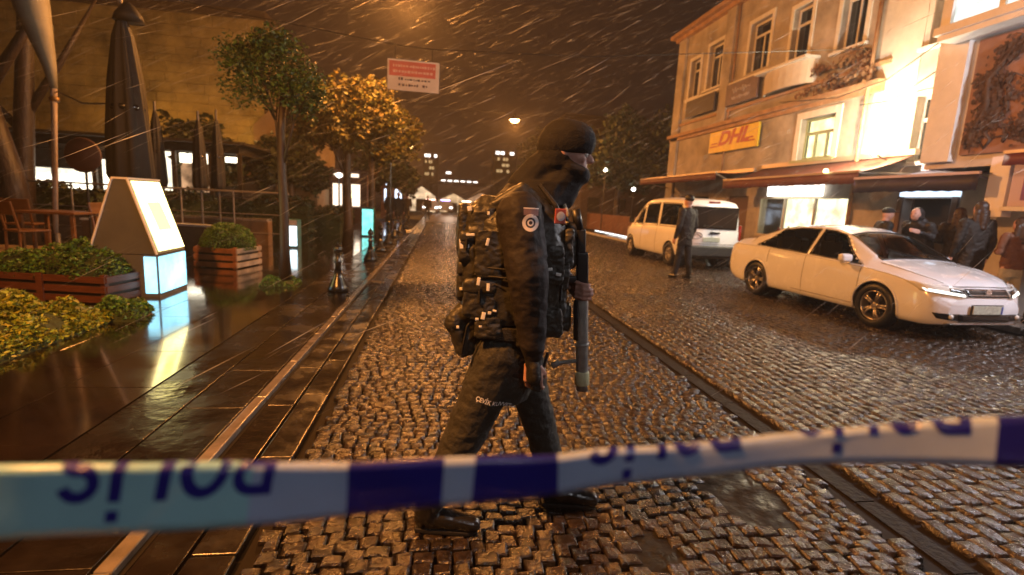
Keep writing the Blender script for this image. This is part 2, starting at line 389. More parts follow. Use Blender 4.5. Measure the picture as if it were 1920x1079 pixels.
def window(parent, X, y0, y1, z0, z1, transom=.28, mull=1, fm=None, gm=None, depth=.2, fw=.07, surround=.14, sm_=None, sill=True, back=None):
    fr = MB(); xa = X + depth; fm = fm or m_white
    fr.bx(xa - .03, xa + .03, y0, y0 + fw, z0, z1); fr.bx(xa - .03, xa + .03, y1 - fw, y1, z0, z1)
    fr.bx(xa - .03, xa + .03, y0 + fw, y1 - fw, z0, z0 + fw); fr.bx(xa - .03, xa + .03, y0 + fw, y1 - fw, z1 - fw, z1)
    zt = z1 - (z1 - z0) * transom
    fr.bx(xa - .035, xa + .035, y0 + fw, y1 - fw, zt - .04, zt + .04)
    for k in range(mull):
        yy = y0 + (y1 - y0) * (k + 1) / (mull + 1); fr.bx(xa - .032, xa + .032, yy - .03, yy + .03, z0 + fw, zt - .04)
    w_ = fr.build('window', fm, parent)
    gm = gm or m_glassd
    zs = [(z0 + fw, zt - .04), (zt + .04, z1 - fw)]
    ed = [y0 + fw] + [y0 + (y1 - y0) * (k + 1) / (mull + 1) for k in range(mull)] + [y1 - fw]
    for k in range(len(ed) - 1): MB().bx(xa - .006, xa + .006, ed[k], ed[k + 1], *zs[0]).build('pane', gm, w_)
    MB().bx(xa - .006, xa + .006, ed[0], ed[-1], *zs[1]).build('pane', gm, w_)
    if surround:
        s_ = MB(); q = surround; e = X - .035
        s_.bx(e, X + .01, y0 - q, y0, z0 - q * .4, z1 + q); s_.bx(e, X + .01, y1, y1 + q, z0 - q * .4, z1 + q); s_.bx(e - .004, X + .01, y0, y1, z1, z1 + q)
        s_.build('surround', sm_ or fm, w_)
    if sill: MB().bx(X - .12, X + .02, y0 - .2, y1 + .2, z0 - .1, z0 - .02).build('sill', fm, w_)
    if back: MB().bx(xa + .35, xa + .4, y0 - .3, y1 + .3, z0 - .3, z1 + .3).build('curtain', back, w_)
    return w_

A = thing('tan_building', 'two-storey tan plastered corner building with tall white-framed windows above the awnings', 'building', (11, 17, 0))
def inA(o): pass
# children are placed in world numbers, so the parent offset is undone
class P0: pass
def sub(parent):      # helper Empty-free parenting: shift child's local frame back to world
    return parent
def fix(parent):
    for c in parent.children: c.matrix_parent_inverse = Matrix.Translation(-Vector(parent.location))
lit = glow('lit_window_yellow', (1, .86, .42), 2.6, noise_s=2.2, na=.35)
lit2 = glow('lit_room_white', (1, .93, .72), 2.2, noise_s=3, na=.5)
m_clear = mat('clear_pane', (.9, .9, .88), .05, trans=1, spec=.5)
W_up = [(21.9, 22.75, 6.55, 8.15), (20.1, 21.2, 6.62, 8.35), (17.1, 18.3, 6.62, 8.3), (15.1, 15.95, 6.35, 8.0), (12.95, 13.85, 6.2, 8.0), (10.25, 10.95, 5.55, 6.6)]
W_lo = [(13.5, 14.92, 3.28, 4.5), (10.2, 11.0, 2.95, 4.45)]
S_ = [(12.5, 16.5, .9, 2.12), (9.75, 10.95, .1, 2.1), (17.2, 18.6, .1, 2.2), (20, 22.6, .7, 2.2)]
facade('wall', 11, 9.2, 24.0, 0, 9.6, W_up + W_lo + S_, m_tan, A)
for i, h in enumerate(W_up):
    window(A, 11, *h, transom=.27 if i != 3 else .3, mull=(0, 1, 1, 0, 1, 0)[i], sm_=m_white if i < 5 else m_pale, gm=m_glassd if i < 5 else mat('gold_lattice_screen', (.30, .20, .07), .6, noise_s=25, noise_a=.6), sill=i != 2)
w1 = window(A, 11, *W_lo[0], transom=.36, mull=2, fm=mat('olive_frame', (.34, .36, .2), .5), gm=m_clear, back=lit, surround=.2, sm_=m_white)
w2 = window(A, 11, *W_lo[1], transom=.36, mull=1, fm=m_white, gm=m_glassd, surround=.1, sm_=m_pale)
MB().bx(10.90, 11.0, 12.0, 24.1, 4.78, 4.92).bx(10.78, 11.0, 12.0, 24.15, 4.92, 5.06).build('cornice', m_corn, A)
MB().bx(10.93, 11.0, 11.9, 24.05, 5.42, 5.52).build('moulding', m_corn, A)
MB().bx(10.9, 11.0, 16.9, 22.9, 6.38, 6.48).build('moulding', m_white, A)
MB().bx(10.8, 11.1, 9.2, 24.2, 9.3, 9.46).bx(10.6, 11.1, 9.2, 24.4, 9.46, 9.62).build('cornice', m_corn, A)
MB().bx(10.88, 11.0, 19.28, 19.9, 5.06, 9.3).build('pilaster', m_tan, A)
MB().bx(10.9, 11.0, 23.3, 24.0, 0, 9.3).build('pilaster', m_tan, A)
MB().bx(10.985, 11.0, 11.12, 12.3, 2.6, 9.3).build('pilaster', m_pale, A)
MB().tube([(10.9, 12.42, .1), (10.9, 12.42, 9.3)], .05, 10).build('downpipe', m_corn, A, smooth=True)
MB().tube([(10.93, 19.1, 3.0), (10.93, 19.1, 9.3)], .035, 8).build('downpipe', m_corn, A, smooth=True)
# rounded balcony box under the plain upper windows, brown runs of damp beside it
bal = MB(); N_ = 12
for i in range(N_):
    a0, a1 = PI * i / N_, PI * (i + 1) / N_; yc, ry, rx = 15.75, 1.2, .42
    p = [(11 - rx * math.sin(a), yc - ry * math.cos(a)) for a in (a0, a1)]
    bal.add([(p[0][0], p[0][1], 5.52), (p[1][0], p[1][1], 5.52), (p[1][0], p[1][1], 6.2), (p[0][0], p[0][1], 6.2)], [(0, 3, 2, 1)])
bal.add([(11 - .42 * math.sin(PI * i / N_), 15.75 - 1.2 * math.cos(PI * i / N_), 6.2) for i in range(N_ + 1)], [tuple(range(N_ + 1))])
bal.build('balcony_front', m_pale, A)
MB().bx(10.5, 11.0, 14.5, 17.0, 6.2, 6.27).build('balcony_rail', m_white, A)
m_vine = mat('dry_brown_creeper', (.20, .095, .035), .9, noise_s=9, noise_a=.6, bump=.8, bump_s=14)
n = 1500; mv = MB()
for i in range(n):
    yy = random.gauss(13.5, .62); zz = 5.95 - abs(random.gauss(0, .40)) + .15 * math.sin(yy * 4) - .1 * abs(yy - 13.5); zz = min(max(zz, 5.06), 6.15)
    if noise.noise(Vector((yy * 2.2, zz * 2.6, 0))) < -.12 or not 12.3 < yy < 15.2: continue
    zz = zz; c = Vector((10.95 - abs(random.gauss(0, .07)), yy, zz)); a = random.uniform(0, 6.3); s_ = random.uniform(.04, .09)
    u_ = Vector((random.uniform(-.4, .4), math.cos(a), math.sin(a))) * s_; v_ = Vector((random.uniform(-.6, .6), -math.sin(a), math.cos(a))) * s_ * .6
    mv.add([c - u_, c - v_, c + u_, c + v_], [(0, 1, 2, 3)])
mv.build('creeper', m_vine, A)
for c in A.children: c.matrix_parent_inverse = Matrix.Translation((-11, -17, 0))

def sign_board(name, label, cat, X, y0, y1, z0, z1, m, lines, group=None, edge=None):
    t = thing(name, label, cat, (X, (y0 + y1) / 2, (z0 + z1) / 2), 0, group)
    MB().box((0, 0, 0), (.08, y1 - y0, z1 - z0)).build('board', m, t, bevel=.008, seg=1)
    if edge: MB().box((-.045, 0, (z1 - z0) / 2 - .02), (.02, y1 - y0, .04)).box((-.045, 0, -(z1 - z0) / 2 + .02), (.02, y1 - y0, .04)).build('rim', edge, t)
    for s_, sz, dy, dz, mm, sx, sh in lines:
        Mx = Matrix(((0, 0, -1, -.045), (-1, 0, 0, dy), (0, 1, 0, dz), (0, 0, 0, 1)))
        text(s_, sz, Mx, mm, t, sx=sx, shear=sh, bold=sz * .045)
    return t
m_red = mat('red_print', (.36, .008, .004), .5); m_gold = mat('amber_sign', (.75, .52, .02), .5, noise_s=3, noise_a=.2)
sg = sign_board('shop_sign', 'large amber sign with slanted red capitals high on the tan building', 'sign', 10.86, 16.85, 20.1, 3.9, 4.72, m_gold,
                [('DHL', .72, -.05, .07, m_red, 1.45, .3)])
MB().box((-.05, 1.25, -.17), (.012, .55, .05)).box((-.05, 1.2, -.06), (.012, .45, .05)).build('stripe', m_red, sg)
MB().box((-.05, -1.2, -.17), (.012, .55, .05)).box((-.05, -1.15, -.06), (.012, .45, .05)).build('stripe', m_red, sg)
m_ban = mat('dark_banner', (.05, .035, .03), .6, noise_s=4, noise_a=.3); m_ban2 = mat('mauve_grey_banner', (.18, .13, .14), .6, noise_s=4, noise_a=.3)
sign_board('hanging_banner', 'dark brown banner under the farther pair of upper windows', 'banner', 10.8, 20.0, 22.4, 5.62, 6.34, m_ban, [])
bn = sign_board('hanging_banner', 'mauve-grey banner with pale handwriting under the third upper window', 'banner', 10.8, 17.15, 19.15, 5.58, 6.36, m_ban2, [])
scr = MB()
for k, (z_, n_, am) in enumerate(((.10, 34, .12), (-.17, 46, .07))):
    pts = [(-.05, .55 - 1.15 * i / n_, z_ + am * math.sin(i * 1.35) * (.6 + .4 * math.sin(i * .37))) for i in range(n_)]; scr.tube(pts, .014, 5)
scr.build('script_lettering', mat('pale_script', (.55, .48, .45), .6), bn)

# awnings
def awning(label, x0, x1, y0, y1, zt, zf, val, m, mtrim, fold=.02):
    t = thing('shop_awning', label, 'awning', (x1, (y0 + y1) / 2, zt), 0)
    W = y1 - y0; D = x1 - x0; M_ = MB(); n = max(8, int(W / .12))
    def zc(u, k): return -(zt - zf) * u - .05 * math.sin(PI * u) - .012 * abs(math.sin(k * PI / 8))
    for k in range(n + 1):
        y = -W / 2 + W * k / n
        for u in (0, .25, .5, .75, 1): M_.v.append((-D * u, y, zc(u, k)))
        M_.v.append((-D - .01, y, zc(1, k) - val + .014 * abs(math.sin(k * PI / 2))))
    for k in range(n):
        for q in range(5): M_.f.append((k * 6 + q, k * 6 + q + 1, (k + 1) * 6 + q + 1, (k + 1) * 6 + q))
    o = M_.build('canopy', m, t, smooth=True); s_ = o.modifiers.new('s', 'SOLIDIFY'); s_.thickness = .008
    MB().box((-D, 0, -(zt - zf) + .02), (.05, W + .02, .05)).build('front_rail', mtrim, t)
    for sgn in (-1, 1):
        a = MB(); a.tube([(-.02, sgn * (W / 2 - .06), -.45), (-D * .5, sgn * (W / 2 - .3), -.36 - (zt - zf) * .2), (-D + .03, sgn * (W / 2 - .1), -(zt - zf) - .01)], .02, 6)
        a.build('arm', mtrim, t)
    MB().box((-.03, 0, .05), (.14, W, .13)).build('housing', mtrim, t); return t
m_aw1 = mat('rust_red_canvas', (.12, .030, .018), .65, noise_s=2.5, noise_a=.3, bump=.2, bump_s=6)
m_aw3 = mat('purple_canvas', (.028, .022, .06), .6, noise_s=2.5, noise_a=.3, bump=.2, bump_s=6)
m_trim = mat('pale_metal_trim', (.45, .36, .28), .35, metal=.4)
awning('rust-red awning with a pale rail over the dark shop beyond the van', 9.5, 11, 16.95, 23.8, 3.05, 2.92, .24, m_aw1, m_trim)
a2 = awning('wide rust-red awning over the brightly lit shop window', 9.55, 11, 10.75, 16.5, 3.12, 2.62, .26, m_aw1, m_trim)
MB().lathe([(.001, -.05), (.055, -.045), (.06, 0), (.04, .04), (.001, .045)], 12, (-1.52, -1.9, -.42)).build('lamp', glow('small_warm_lamp', (1, .85, .4), 8), a2, smooth=True)
awning('dark purple awning with a pale top edge beside the white pilaster', 9.2, 10.95, 7.75, 10.45, 2.72, 2.42, .29, m_aw3, mat('lilac_trim', (.55, .46, .58), .4))
awning('short maroon awning cut by the right edge of the picture', 9.0, 9.68, 5.2, 7.25, 2.95, 2.7, .2, mat('maroon_canvas', (.13, .02, .02), .6), m_trim)

# lit shop under the second awning
shop = thing('lit_shop', 'brightly lit shop window with goods on shelves under the wide red awning', 'shop front', (11.0, 14.5, 0))
m_sf = mat('shop_frame', (.5, .42, .3), .5)
fr = MB(); 
for yy in (-2.0, -.65, .7, 2.0): fr.box((.03, yy, 1.5), (.08, .07, 1.3))
fr.box((.03, 0, .87), (.1, 4.1, .08)).box((.03, 0, 2.13), (.1, 4.1, .08)); fr.build('frame', m_sf, shop)
for a_, b_ in ((-1.96, -.69), (-.61, .66), (.74, 1.96)): MB().bx(.025, .035, a_, b_, .92, 2.08).build('pane', m_clear, shop)
MB().bx(1.2, 1.25, -2.4, 2.4, .3, 2.4).build('back_wall', glow('shop_back_light', (1, .90, .55), 2.3, noise_s=2.6, na=.45), shop)
MB().bx(.1, 1.2, -2.05, 2.05, .8, .88).build('counter', m_sf, shop)
gd = [mat('goods_' + n_, c_, .5) for n_, c_ in (('brown', (.2, .08, .03)), ('olive', (.16, .2, .05)), ('white', (.7, .66, .5)), ('red', (.4, .04, .03)), ('dark', (.03, .02, .02)))]
for k in range(16):
    yy = -1.9 + k * .25 + random.uniform(-.05, .05); h_ = random.uniform(.12, .42)
    MB().lathe([(.05, 0), (.07, .05), (.065, h_ * .6), (.03, h_ * .8), (.03, h_)], 10, (.35 + random.uniform(-.1, .4), yy, .882)).build('jar', gd[k % 5], shop, smooth=True)
MB().bx(-.28, -.02, -.95, 1.25, 2.17, 2.52).build('light_sign', glow('white_sign_light', (1, .95, .85), 4.5), shop)
door = thing('open_shop', 'dark open shop doorway below the purple awning with a pale blue lit fascia', 'shop front', (11, 10.3, .1))
MB().bx(.3, .35, -.62, .62, 0, 2.0).build('door', m_dark, door); MB().bx(-.05, 0, -.72, -.6, 0, 2.1).bx(-.05, 0, .62, .74, 0, 2.1).bx(-.045, .005, -.6, .62, 2.1, 2.16).build('frame', mat('brown_wood', (.12, .06, .03), .5), door)
MB().bx(-.2, -.02, -.75, .55, 2.03, 2.22).build('light_strip', glow('blue_white_strip', (.62, .78, 1), 2.0), door)
fs = thing('dark_shop', 'unlit brown shop front behind the white van', 'shop front', (11, 20, 0))
MB().bx(.1, .14, .0, 2.6, .7, 2.2).build('pane', m_glassd, fs); MB().bx(.1, .14, -2.8, -1.4, .1, 2.2).build('door', mat('brown_wood', (.12, .06, .03), .5), fs)

# near building with bay window and mural panel
Bb = thing('bay_building', 'pale building at the right edge with a bright bay window above a brown relief panel', 'building', (9.7, 7, 0))
m_mural = mat('brown_relief_panel', (.26, .14, .10), .7, noise_s=1.6, noise_a=.35, bump=.5, bump_s=3)
MB().bx(9.7, 14, 2, 9.3, 2.6, 12).bx(9.7, 14, 2, 7.3, 0, 2.6).bx(10.6, 14, 7.3, 9.2, 0, 2.6).build('wall', m_pale, Bb)
MB().bx(9.58, 9.7, 8.72, 9.3, 2.72, 5.05).build('pilaster', m_white, Bb)
MB().bx(9.64, 9.7, 4.2, 8.58, 2.82, 4.86).build('relief_panel', m_mural, Bb)
m_rel = mat('dark_bark_relief', (.085, .045, .025), .85, noise_s=5, noise_a=.5, bump=.8, bump_s=8)
rel = MB(); random.seed(5)
for k in range(9):
    y0_, z0_ = random.uniform(7.9, 8.45), random.uniform(3.0, 4.7); pts = [(9.62, y0_, z0_)]
    for q in range(6): y0_ -= random.uniform(-.12, .16); z0_ += random.uniform(-.2, .2); pts.append((9.62, y0_, min(max(z0_, 2.85), 4.8)))
    rel.tube(pts, [.012, .02, .03, .03, .02, .015, .008], 6)
rel.tube([(9.62, 8.5, 3.0), (9.61, 8.2, 3.6), (9.6, 8.25, 4.1), (9.61, 7.9, 4.6), (9.61, 7.3, 4.78)], [.04, .05, .045, .035, .012], 7)
rel.build('relief_branches', m_rel, Bb, smooth=True); rl_ = MB()
for (cy0, cz0, ry_, rz_, n_) in ((8.2, 4.0, .3, .35, 260), (8.15, 3.45, .28, .25, 240), (7.9, 4.55, .35, .15, 140), (8.35, 3.1, .15, .2, 90), (7.45, 3.2, .3, .25, 200), (7.35, 3.95, .3, .3, 260)):
    for i in range(n_):
        c = Vector((9.615 - random.uniform(0, .04), random.gauss(cy0, ry_ * .5), random.gauss(cz0, rz_ * .5))); a = random.uniform(0, 6.3); s_ = random.uniform(.03, .07); u_ = Vector((random.uniform(-.3, .3), math.cos(a), math.sin(a))) * s_; v_ = Vector((random.uniform(-.5, .5), -math.sin(a), math.cos(a))) * s_ * .6
        if 2.85 < c.z < 4.82 and c.y < 8.52: rl_.add([c - u_, c - v_, c + u_, c + v_], [(0, 1, 2, 3)])
rl_.build('relief_foliage', m_rel, Bb)
bay = MB(); bay.bx(9.12, 9.7, 4, 9.05, 5.0, 5.14).bx(9.18, 9.7, 4.05, 9.0, 4.9, 5.0).bx(9.2, 9.3, 8.82, 9.0, 5.14, 8)
for yy in (6.1, 7.0, 7.95): bay.bx(9.22, 9.3, yy - .05, yy + .05, 5.14, 8)
bay.bx(9.3, 9.7, 8.85, 8.98, 5.14, 8).build('bay_frame', m_white, Bb)
bw = glow('bright_curtain', (.93, 1, .93), 1.25, noise_s=3, na=.2)
for a_, b_ in ((8.0, 8.82), (7.05, 7.9), (6.15, 6.95), (4.1, 6.05)): MB().bx(9.27, 9.28, a_, b_, 5.16, 7.9).build('pane', bw, Bb)
for c in Bb.children: c.matrix_parent_inverse = Matrix.Translation((-9.7, -7, 0))
MBp = mat('purple_frame', (.20, .08, .32), .4)
kio = thing('display_case', 'purple-framed poster case with a white ledge at the right edge', 'display case', (9.55, 6.9, 2.0))
MB().bx(-.06, .14, -1.6, .55, -.12, .62).build('case', mat('lilac_board', (.6, .5, .68), .5), kio)
MB().bx(-.09, -.06, -1.5, .35, -.02, .05).bx(-.09, -.06, -1.5, .35, .5, .56).bx(-.09, -.06, .28, .35, .05, .5).build('frame', MBp, kio)
MB().bx(-.075, -.062, -1.5, .28, .05, .5).build('poster', mat('poster_print', (.5, .42, .3), .5, noise_s=7, noise_a=.5), kio)
MB().bx(-.2, .14, -1.6, .55, -.2, -.13).build('ledge', m_white, kio)
MB().bx(-.1, .1, .58, .9, -.3, .72).build('white_column', mat('bright_white_board', (.85, .82, .88), .4), kio)

# =================================================================== LAMPS
def light(kind, loc, power, col, parent=None, size=.15, rot=None, spot=None, blend=.5):
    d = bpy.data.lights.new('lamp_light', kind); d.energy = power; d.color = col
    if kind == 'SPOT': d.spot_size = R(spot); d.spot_blend = blend; d.shadow_soft_size = size
    elif kind == 'POINT': d.shadow_soft_size = size
    o = bpy.data.objects.new('lamp_light', d); link(o, parent); o.location = loc
    if rot: o.rotation_euler = rot
    return o
SOD = (1, .365, .075); m_lampbody = mat('lamp_housing', (.12, .11, .1), .5, metal=.5)
g_sod = glow('sodium_glass', (1, .55, .18), 40, listed=False)
m_cable = mat('black_cable', (.01, .01, .01), .5)
def hung_lamp(x, y, z, power, label, s=1.0, x0=-9, x1=11, zc=.7, gs=None):
    t = thing('hanging_street_lamp', label, 'street lamp', (x, y, z), 0, 'street lamps hung over the road')
    MB().lathe([(.02, .22), (.09, .2), (.2, .08), (.26, .0)], 16).build('housing', m_lampbody, t, smooth=True).scale = (s, s, s)
    MB().lathe([(.001, -.14), (.1, -.12), (.19, -.05), (.22, .0)], 16).build('bulb_glass', gs or g_sod, t, smooth=True).scale = (s, s, s)
    c = MB(); n = 12
    c.tube([(x0 - x + (x1 - x0) * i / n, 0, zc * s * (.35 + 2.6 * (i / n - (x - x0) / (x1 - x0)) ** 2)) for i in range(n + 1)], .009, 5); c.build('span_cable', m_cable, t)
    light('POINT', (0, 0, -.25 * s), power, SOD, t, .16)
    return t
hung_lamp(-.95, 14, 6.62, 4000, 'orange street lamp at the top edge of the picture above the hanging board', 1.0, zc=1.2)
hung_lamp(4.1, 30, 6.22, 2600, 'orange street lamp hanging high above the officer\'s head', 1.25, x0=-8, x1=12)
hung_lamp(-2.75, 46, 5.9, 2600, 'orange street lamp glowing over the far end of the kerb', 1.3, x0=-10, x1=10)
# unseen lamp added over the near left pavement, to light the road and the car flanks
pl = thing('added_street_lamp', 'tall unseen lamp added on the near left pavement', 'street lamp', (-4.6, .6, .02))
MB().tube([(0, 0, 0), (0, 0, 5.2), (.3, 0, 5.7), (1.1, 0, 5.85)], [.09, .06, .05, .04], 10).build('pole', m_lampbody, pl, smooth=True)
MB().box((1.3, 0, 5.82), (.5, .22, .1)).build('head', m_lampbody, pl, bevel=.03); MB().box((1.3, 0, 5.765), (.4, .17, .02)).build('bulb_glass', g_sod, pl)
light('SPOT', (1.3, 0, 5.7), 3900, SOD, pl, .15, (R(30), R(-42), 0), 140, .6)
# unseen cool lamp added on the near right wall, for white light on the sedan
wl = thing('wall_lamp', 'unseen cool white lamp added on the near right building', 'wall lamp', (9.7, 3.6, 4.4))
MB().tube([(0, 0, 0), (-.5, 0, .2), (-.9, 0, .15)], .025, 8).build('bracket', m_lampbody, wl, smooth=True); MB().box((-1.0, 0, .1), (.35, .2, .08)).build('head', m_lampbody, wl, bevel=.02)
MB().box((-1.0, 0, .055), (.28, .16, .01)).build('bulb_glass', glow('cool_glass', (.85, .93, 1), 30, listed=False), wl)
light('POINT', (-1.0, 0, -.1), 850, (.88, .9, 1), wl, .12)
# blazing lamp on the tan building
bl = thing('wall_lamp', 'blazing yellow-white lamp on the pilaster of the tan building', 'wall lamp', (10.86, 11.35, 3.1))
MB().tube([(0, 0, -.1), (-.25, 0, -.05), (-.42, 0, .05)], .02, 8).build('bracket', m_lampbody, bl, smooth=True)
MB().lathe([(.02, .16), (.09, .1), (.12, .0), (.08, -.1), (.02, -.14)], 14, (-.45, 0, .12)).build('bulb_glass', glow('yellow_flood_glass', (1, .78, .10), 14, listed=False), bl, smooth=True)
light('POINT', (-.5, -.02, .66), 520, (1, .80, .42), bl, .08)
light('POINT', (-1.15, -.2, .5), 420, (1, .92, .76), bl, .1)  # extra light without a bulb, added to whiten the facade
# unseen lamp added behind the camera: soft neutral light on the tape and the officer
pb = thing('added_street_lamp', 'unseen white lamp added on a post behind the cordon', 'street lamp', (1.6, -4.5, 0))
MB().tube([(0, 0, 0), (0, 0, 4.6)], [.08, .05], 10).build('pole', m_lampbody, pb, smooth=True)
MB().lathe([(.03, 0), (.2, .12), (.22, .4), (.1, .55), (.02, .6)], 16, (0, 0, 4.6)).build('bulb_glass', glow('white_lantern_glass', (1, .9, .8), 12, listed=False), pb, smooth=True)
light('POINT', (0, 0, 4.3), 250, (.93, .94, 1), pb, .2)

# =================================================================== LEFT SIDE
m_leafg = mat('green_leaves', (.075, .16, .02), .45, spec=.5, noise_s=4, noise_a=.5, attr='tone')
m_leafy = mat('yellow_green_leaves', (.20, .23, .02), .45, spec=.5, noise_s=4, noise_a=.5, attr='tone')
m_leafo = mat('plane_tree_leaves', (.085, .075, .014), .6, noise_s=2, noise_a=.4, attr='tone')
m_leafd = mat('dark_leaves', (.035, .05, .018), .6, noise_s=3, noise_a=.4, attr='tone')
m_bark = mat('wet_bark', (.035, .022, .015), .5, noise_s=9, noise_a=.5, bump=.7, bump_s=25, stretch=(1, 1, .25))
m_bark.node_tree
m_core = mat('foliage_shadow_core', (.03, .045, .012), .9, noise_s=12, noise_a=.5)  # dark filling that paints the shade deep between the leaves

def leaves(name, pts, size, m, parent, nrm=None, seed=1):
    """pts: (n,3) leaf centres; each leaf is a folded pair of triangles"""
    rs = np.random.RandomState(seed); n = len(pts); s = size * rs.uniform(.6, 1.3, (n, 1))
    d = rs.normal(size=(n, 3)); d[:, 2] *= .6; d /= np.linalg.norm(d, axis=1)[:, None]
    q = rs.normal(size=(n, 3)); e = np.cross(d, q); e /= np.linalg.norm(e, axis=1)[:, None]; f = np.cross(d, e)
    V = np.stack([pts - d * s * .6, pts + e * s * .34 + f * s * .1, pts + d * s * .7, pts - e * s * .34 + f * s * .1], 1).reshape(-1, 3)
    me = bpy.data.meshes.new(name); me.vertices.add(n * 4); me.vertices.foreach_set('co', V.ravel().astype(np.float32))
    idx = (np.array([0, 1, 2, 0, 2, 3])[None] + 4 * np.arange(n)[:, None]).ravel().astype(np.int32)
    me.loops.add(n * 6); me.loops.foreach_set('vertex_index', idx); me.polygons.add(n * 2); me.polygons.foreach_set('loop_start', (np.arange(n * 2) * 3).astype(np.int32))
    me.update(calc_edges=True); t = rs.uniform(.45, 1.7, n); hue = rs.uniform(-.25, .3, n)
    T = np.stack([t * (1 + hue), t, t * (1 - .3 * hue), np.ones(n)], 1).repeat(4, 0); tone_attr(me, T); me.materials.append(m)
    return link(bpy.data.objects.new(name, me), parent)
def shell_pts(n, c, r, seed, flat=0, lump=.18, inner=.6, zmin=-1):
    rs = np.random.RandomState(seed); d = rs.normal(size=(n, 3)); d /= np.linalg.norm(d, axis=1)[:, None]
    d = d[d[:, 2] > zmin]
    ph = rs.uniform(0, 6, 6); l = 1 + lump * (np.sin(d[:, 0] * 5 + ph[0]) * np.cos(d[:, 1] * 4 + ph[1]) + .6 * np.sin(d[:, 2] * 8 + ph[2]) * np.sin(d[:, 0] * 9 + ph[3]))
    rr = rs.uniform(inner, 1, len(d)) ** .5 * l
    return np.array(c) + d * rr[:, None] * np.array(r)

def tree(label, loc, h, trunk_r, clumps, m, nleaf, size, seed, lean=(0, 0), group=None, cat='tree', name='street_tree'):
    t = thing(name, label, cat, loc, 0, group); rnd = random.Random(seed)
    tr = MB(); pts = [(lean[0] * k / 5 + rnd.uniform(-.03, .03), lean[1] * k / 5 + rnd.uniform(-.03, .03), h * k / 5) for k in range(6)]; pts[0] = (0, 0, 0)
    tr.tube(pts, [trunk_r * 1.35, trunk_r * 1.02, trunk_r * .95, trunk_r * .88, trunk_r * .8, trunk_r * .6], 12); tr.build('trunk', m_bark, t, smooth=True)
    br = MB(); P = []
    for i, (c, r) in enumerate(clumps):
        st = Vector(pts[3 + i % 3]); e = Vector(c); md = (st + e) / 2 + Vector((rnd.uniform(-.15, .15), rnd.uniform(-.15, .15), .1))
        br.tube([st, md, e], [trunk_r * .45, trunk_r * .28, .008], 7)
        for q in range(5):
            f = e + Vector((rnd.uniform(-1, 1) * r[0], rnd.uniform(-1, 1) * r[1], rnd.uniform(-.8, .9) * r[2])) * .8; br.tube([md, (md + f) / 2 + Vector((0, 0, .05)), f], [trunk_r * .16, .012, .004], 5)
        P.append(shell_pts(nleaf // len(clumps), c, r, seed + i, inner=.12, lump=.3))
    br.build('branches', m_bark, t, smooth=True)
    leaves('crown', np.concatenate(P), size, m, t, seed=seed); return t
tree('slim street tree with a round dark green crown left of the orange trees', (-2.43, 8.5, .02), 3.0, .075,
     [((-.35, 0, 3.05), (.55, .5, .38)), ((.1, .1, 3.3), (.5, .5, .4)), ((-.55, .1, 3.45), (.4, .4, .3)), ((.35, -.1, 2.95), (.35, .4, .35)), ((-.1, 0, 3.65), (.35, .35, .25))], mat('dim_green_leaves', (.04, .08, .015), .5, noise_s=4, noise_a=.5, attr='tone'), 7500, .05, 3)
tree('street tree with an orange-lit crown next to the slim green tree', (-2.72, 15.8, .02), 3.2, .13,
     [((-.3, 0, 4.0), (1.0, .8, .75)), ((.55, .2, 4.35), (.7, .7, .5)), ((.9, 0, 3.6), (.65, .7, .6)), ((-.9, .1, 3.4), (.6, .6, .6)), ((.2, 0, 3.2), (.8, .7, .5))], m_leafo, 15000, .11, 11)
tree('street tree with a broad orange-lit crown below the hanging board', (-2.5, 19.5, .02), 3.3, .13,
     [((.3, 0, 4.2), (1.0, .9, .7)), ((1.0, .2, 3.9), (.8, .8, .6)), ((-.6, .1, 3.7), (.8, .8, .6)), ((.6, 0, 3.2), (.9, .7, .5))], m_leafo, 12000, .13, 23)
tree('dark round street tree beside the far orange lamp', (-3.0, 31, .02), 2.6, .15,
     [((0, 0, 3.2), (1.3, 1.2, 1.0)), ((.8, .2, 2.7), (.9, .9, .8)), ((-.9, .1, 2.9), (1, 1, .9))], m_leafd, 4000, .28, 31)
for i, (x, y, lb, s_) in enumerate(((-3.4, 39, 'dark street tree behind the round one at the far kerb', 5), (-6.5, 24, 'dark tree in front of the end of the stone wall', 7), (-9.5, 22, 'dark bushy tree before the lit pavilion', 8))):
    tree(lb, (x, y, .02), 2.4, .16, [((0, 0, 3.0), (1.3, 1.2, 1.1)), ((.7, .2, 2.3), (.9, .9, .8)), ((-.8, .1, 2.5), (1, 1, .8))][:3 if i != 2 else 2], m_leafd, 3500, .26, 40 + s_)
# big bare trunks at the left edge
for x, y, lb, lean, r_ in ((-8.9, 12.2, 'thick dark tree trunk at the left edge forking upwards', (-.8, 0), .26), (-11.6, 16, 'dark leaning tree trunk behind the thick one at the left edge', (.7, 0), .24)):
    t = thing('bare_tree', lb, 'tree', (x, y, .02)); b_ = MB().tube([(0, 0, 0), (.1 + lean[0] * .2, 0, 1.6), (lean[0] * .6, 0, 3.4), (lean[0], 0, 6), (lean[0] * 1.2, 0, 8)], [r_ * 1.5, r_, r_ * .9, r_ * .7, .1], 12)
    b_.build('trunk', m_bark, t, smooth=True); c_ = MB(); c_.tube([(lean[0] * .5, 0, 3.0), (lean[0] * .5 + .9, .2, 4.6), (lean[0] + 1.6, .3, 6.5)], [.13, .09, .03], 8).tube([(lean[0] * .5, 0, 2.7), (-1.2, .2, 4.2), (-2, .1, 6)], [.12, .08, .02], 8); c_.build('branch', m_bark, t, smooth=True)

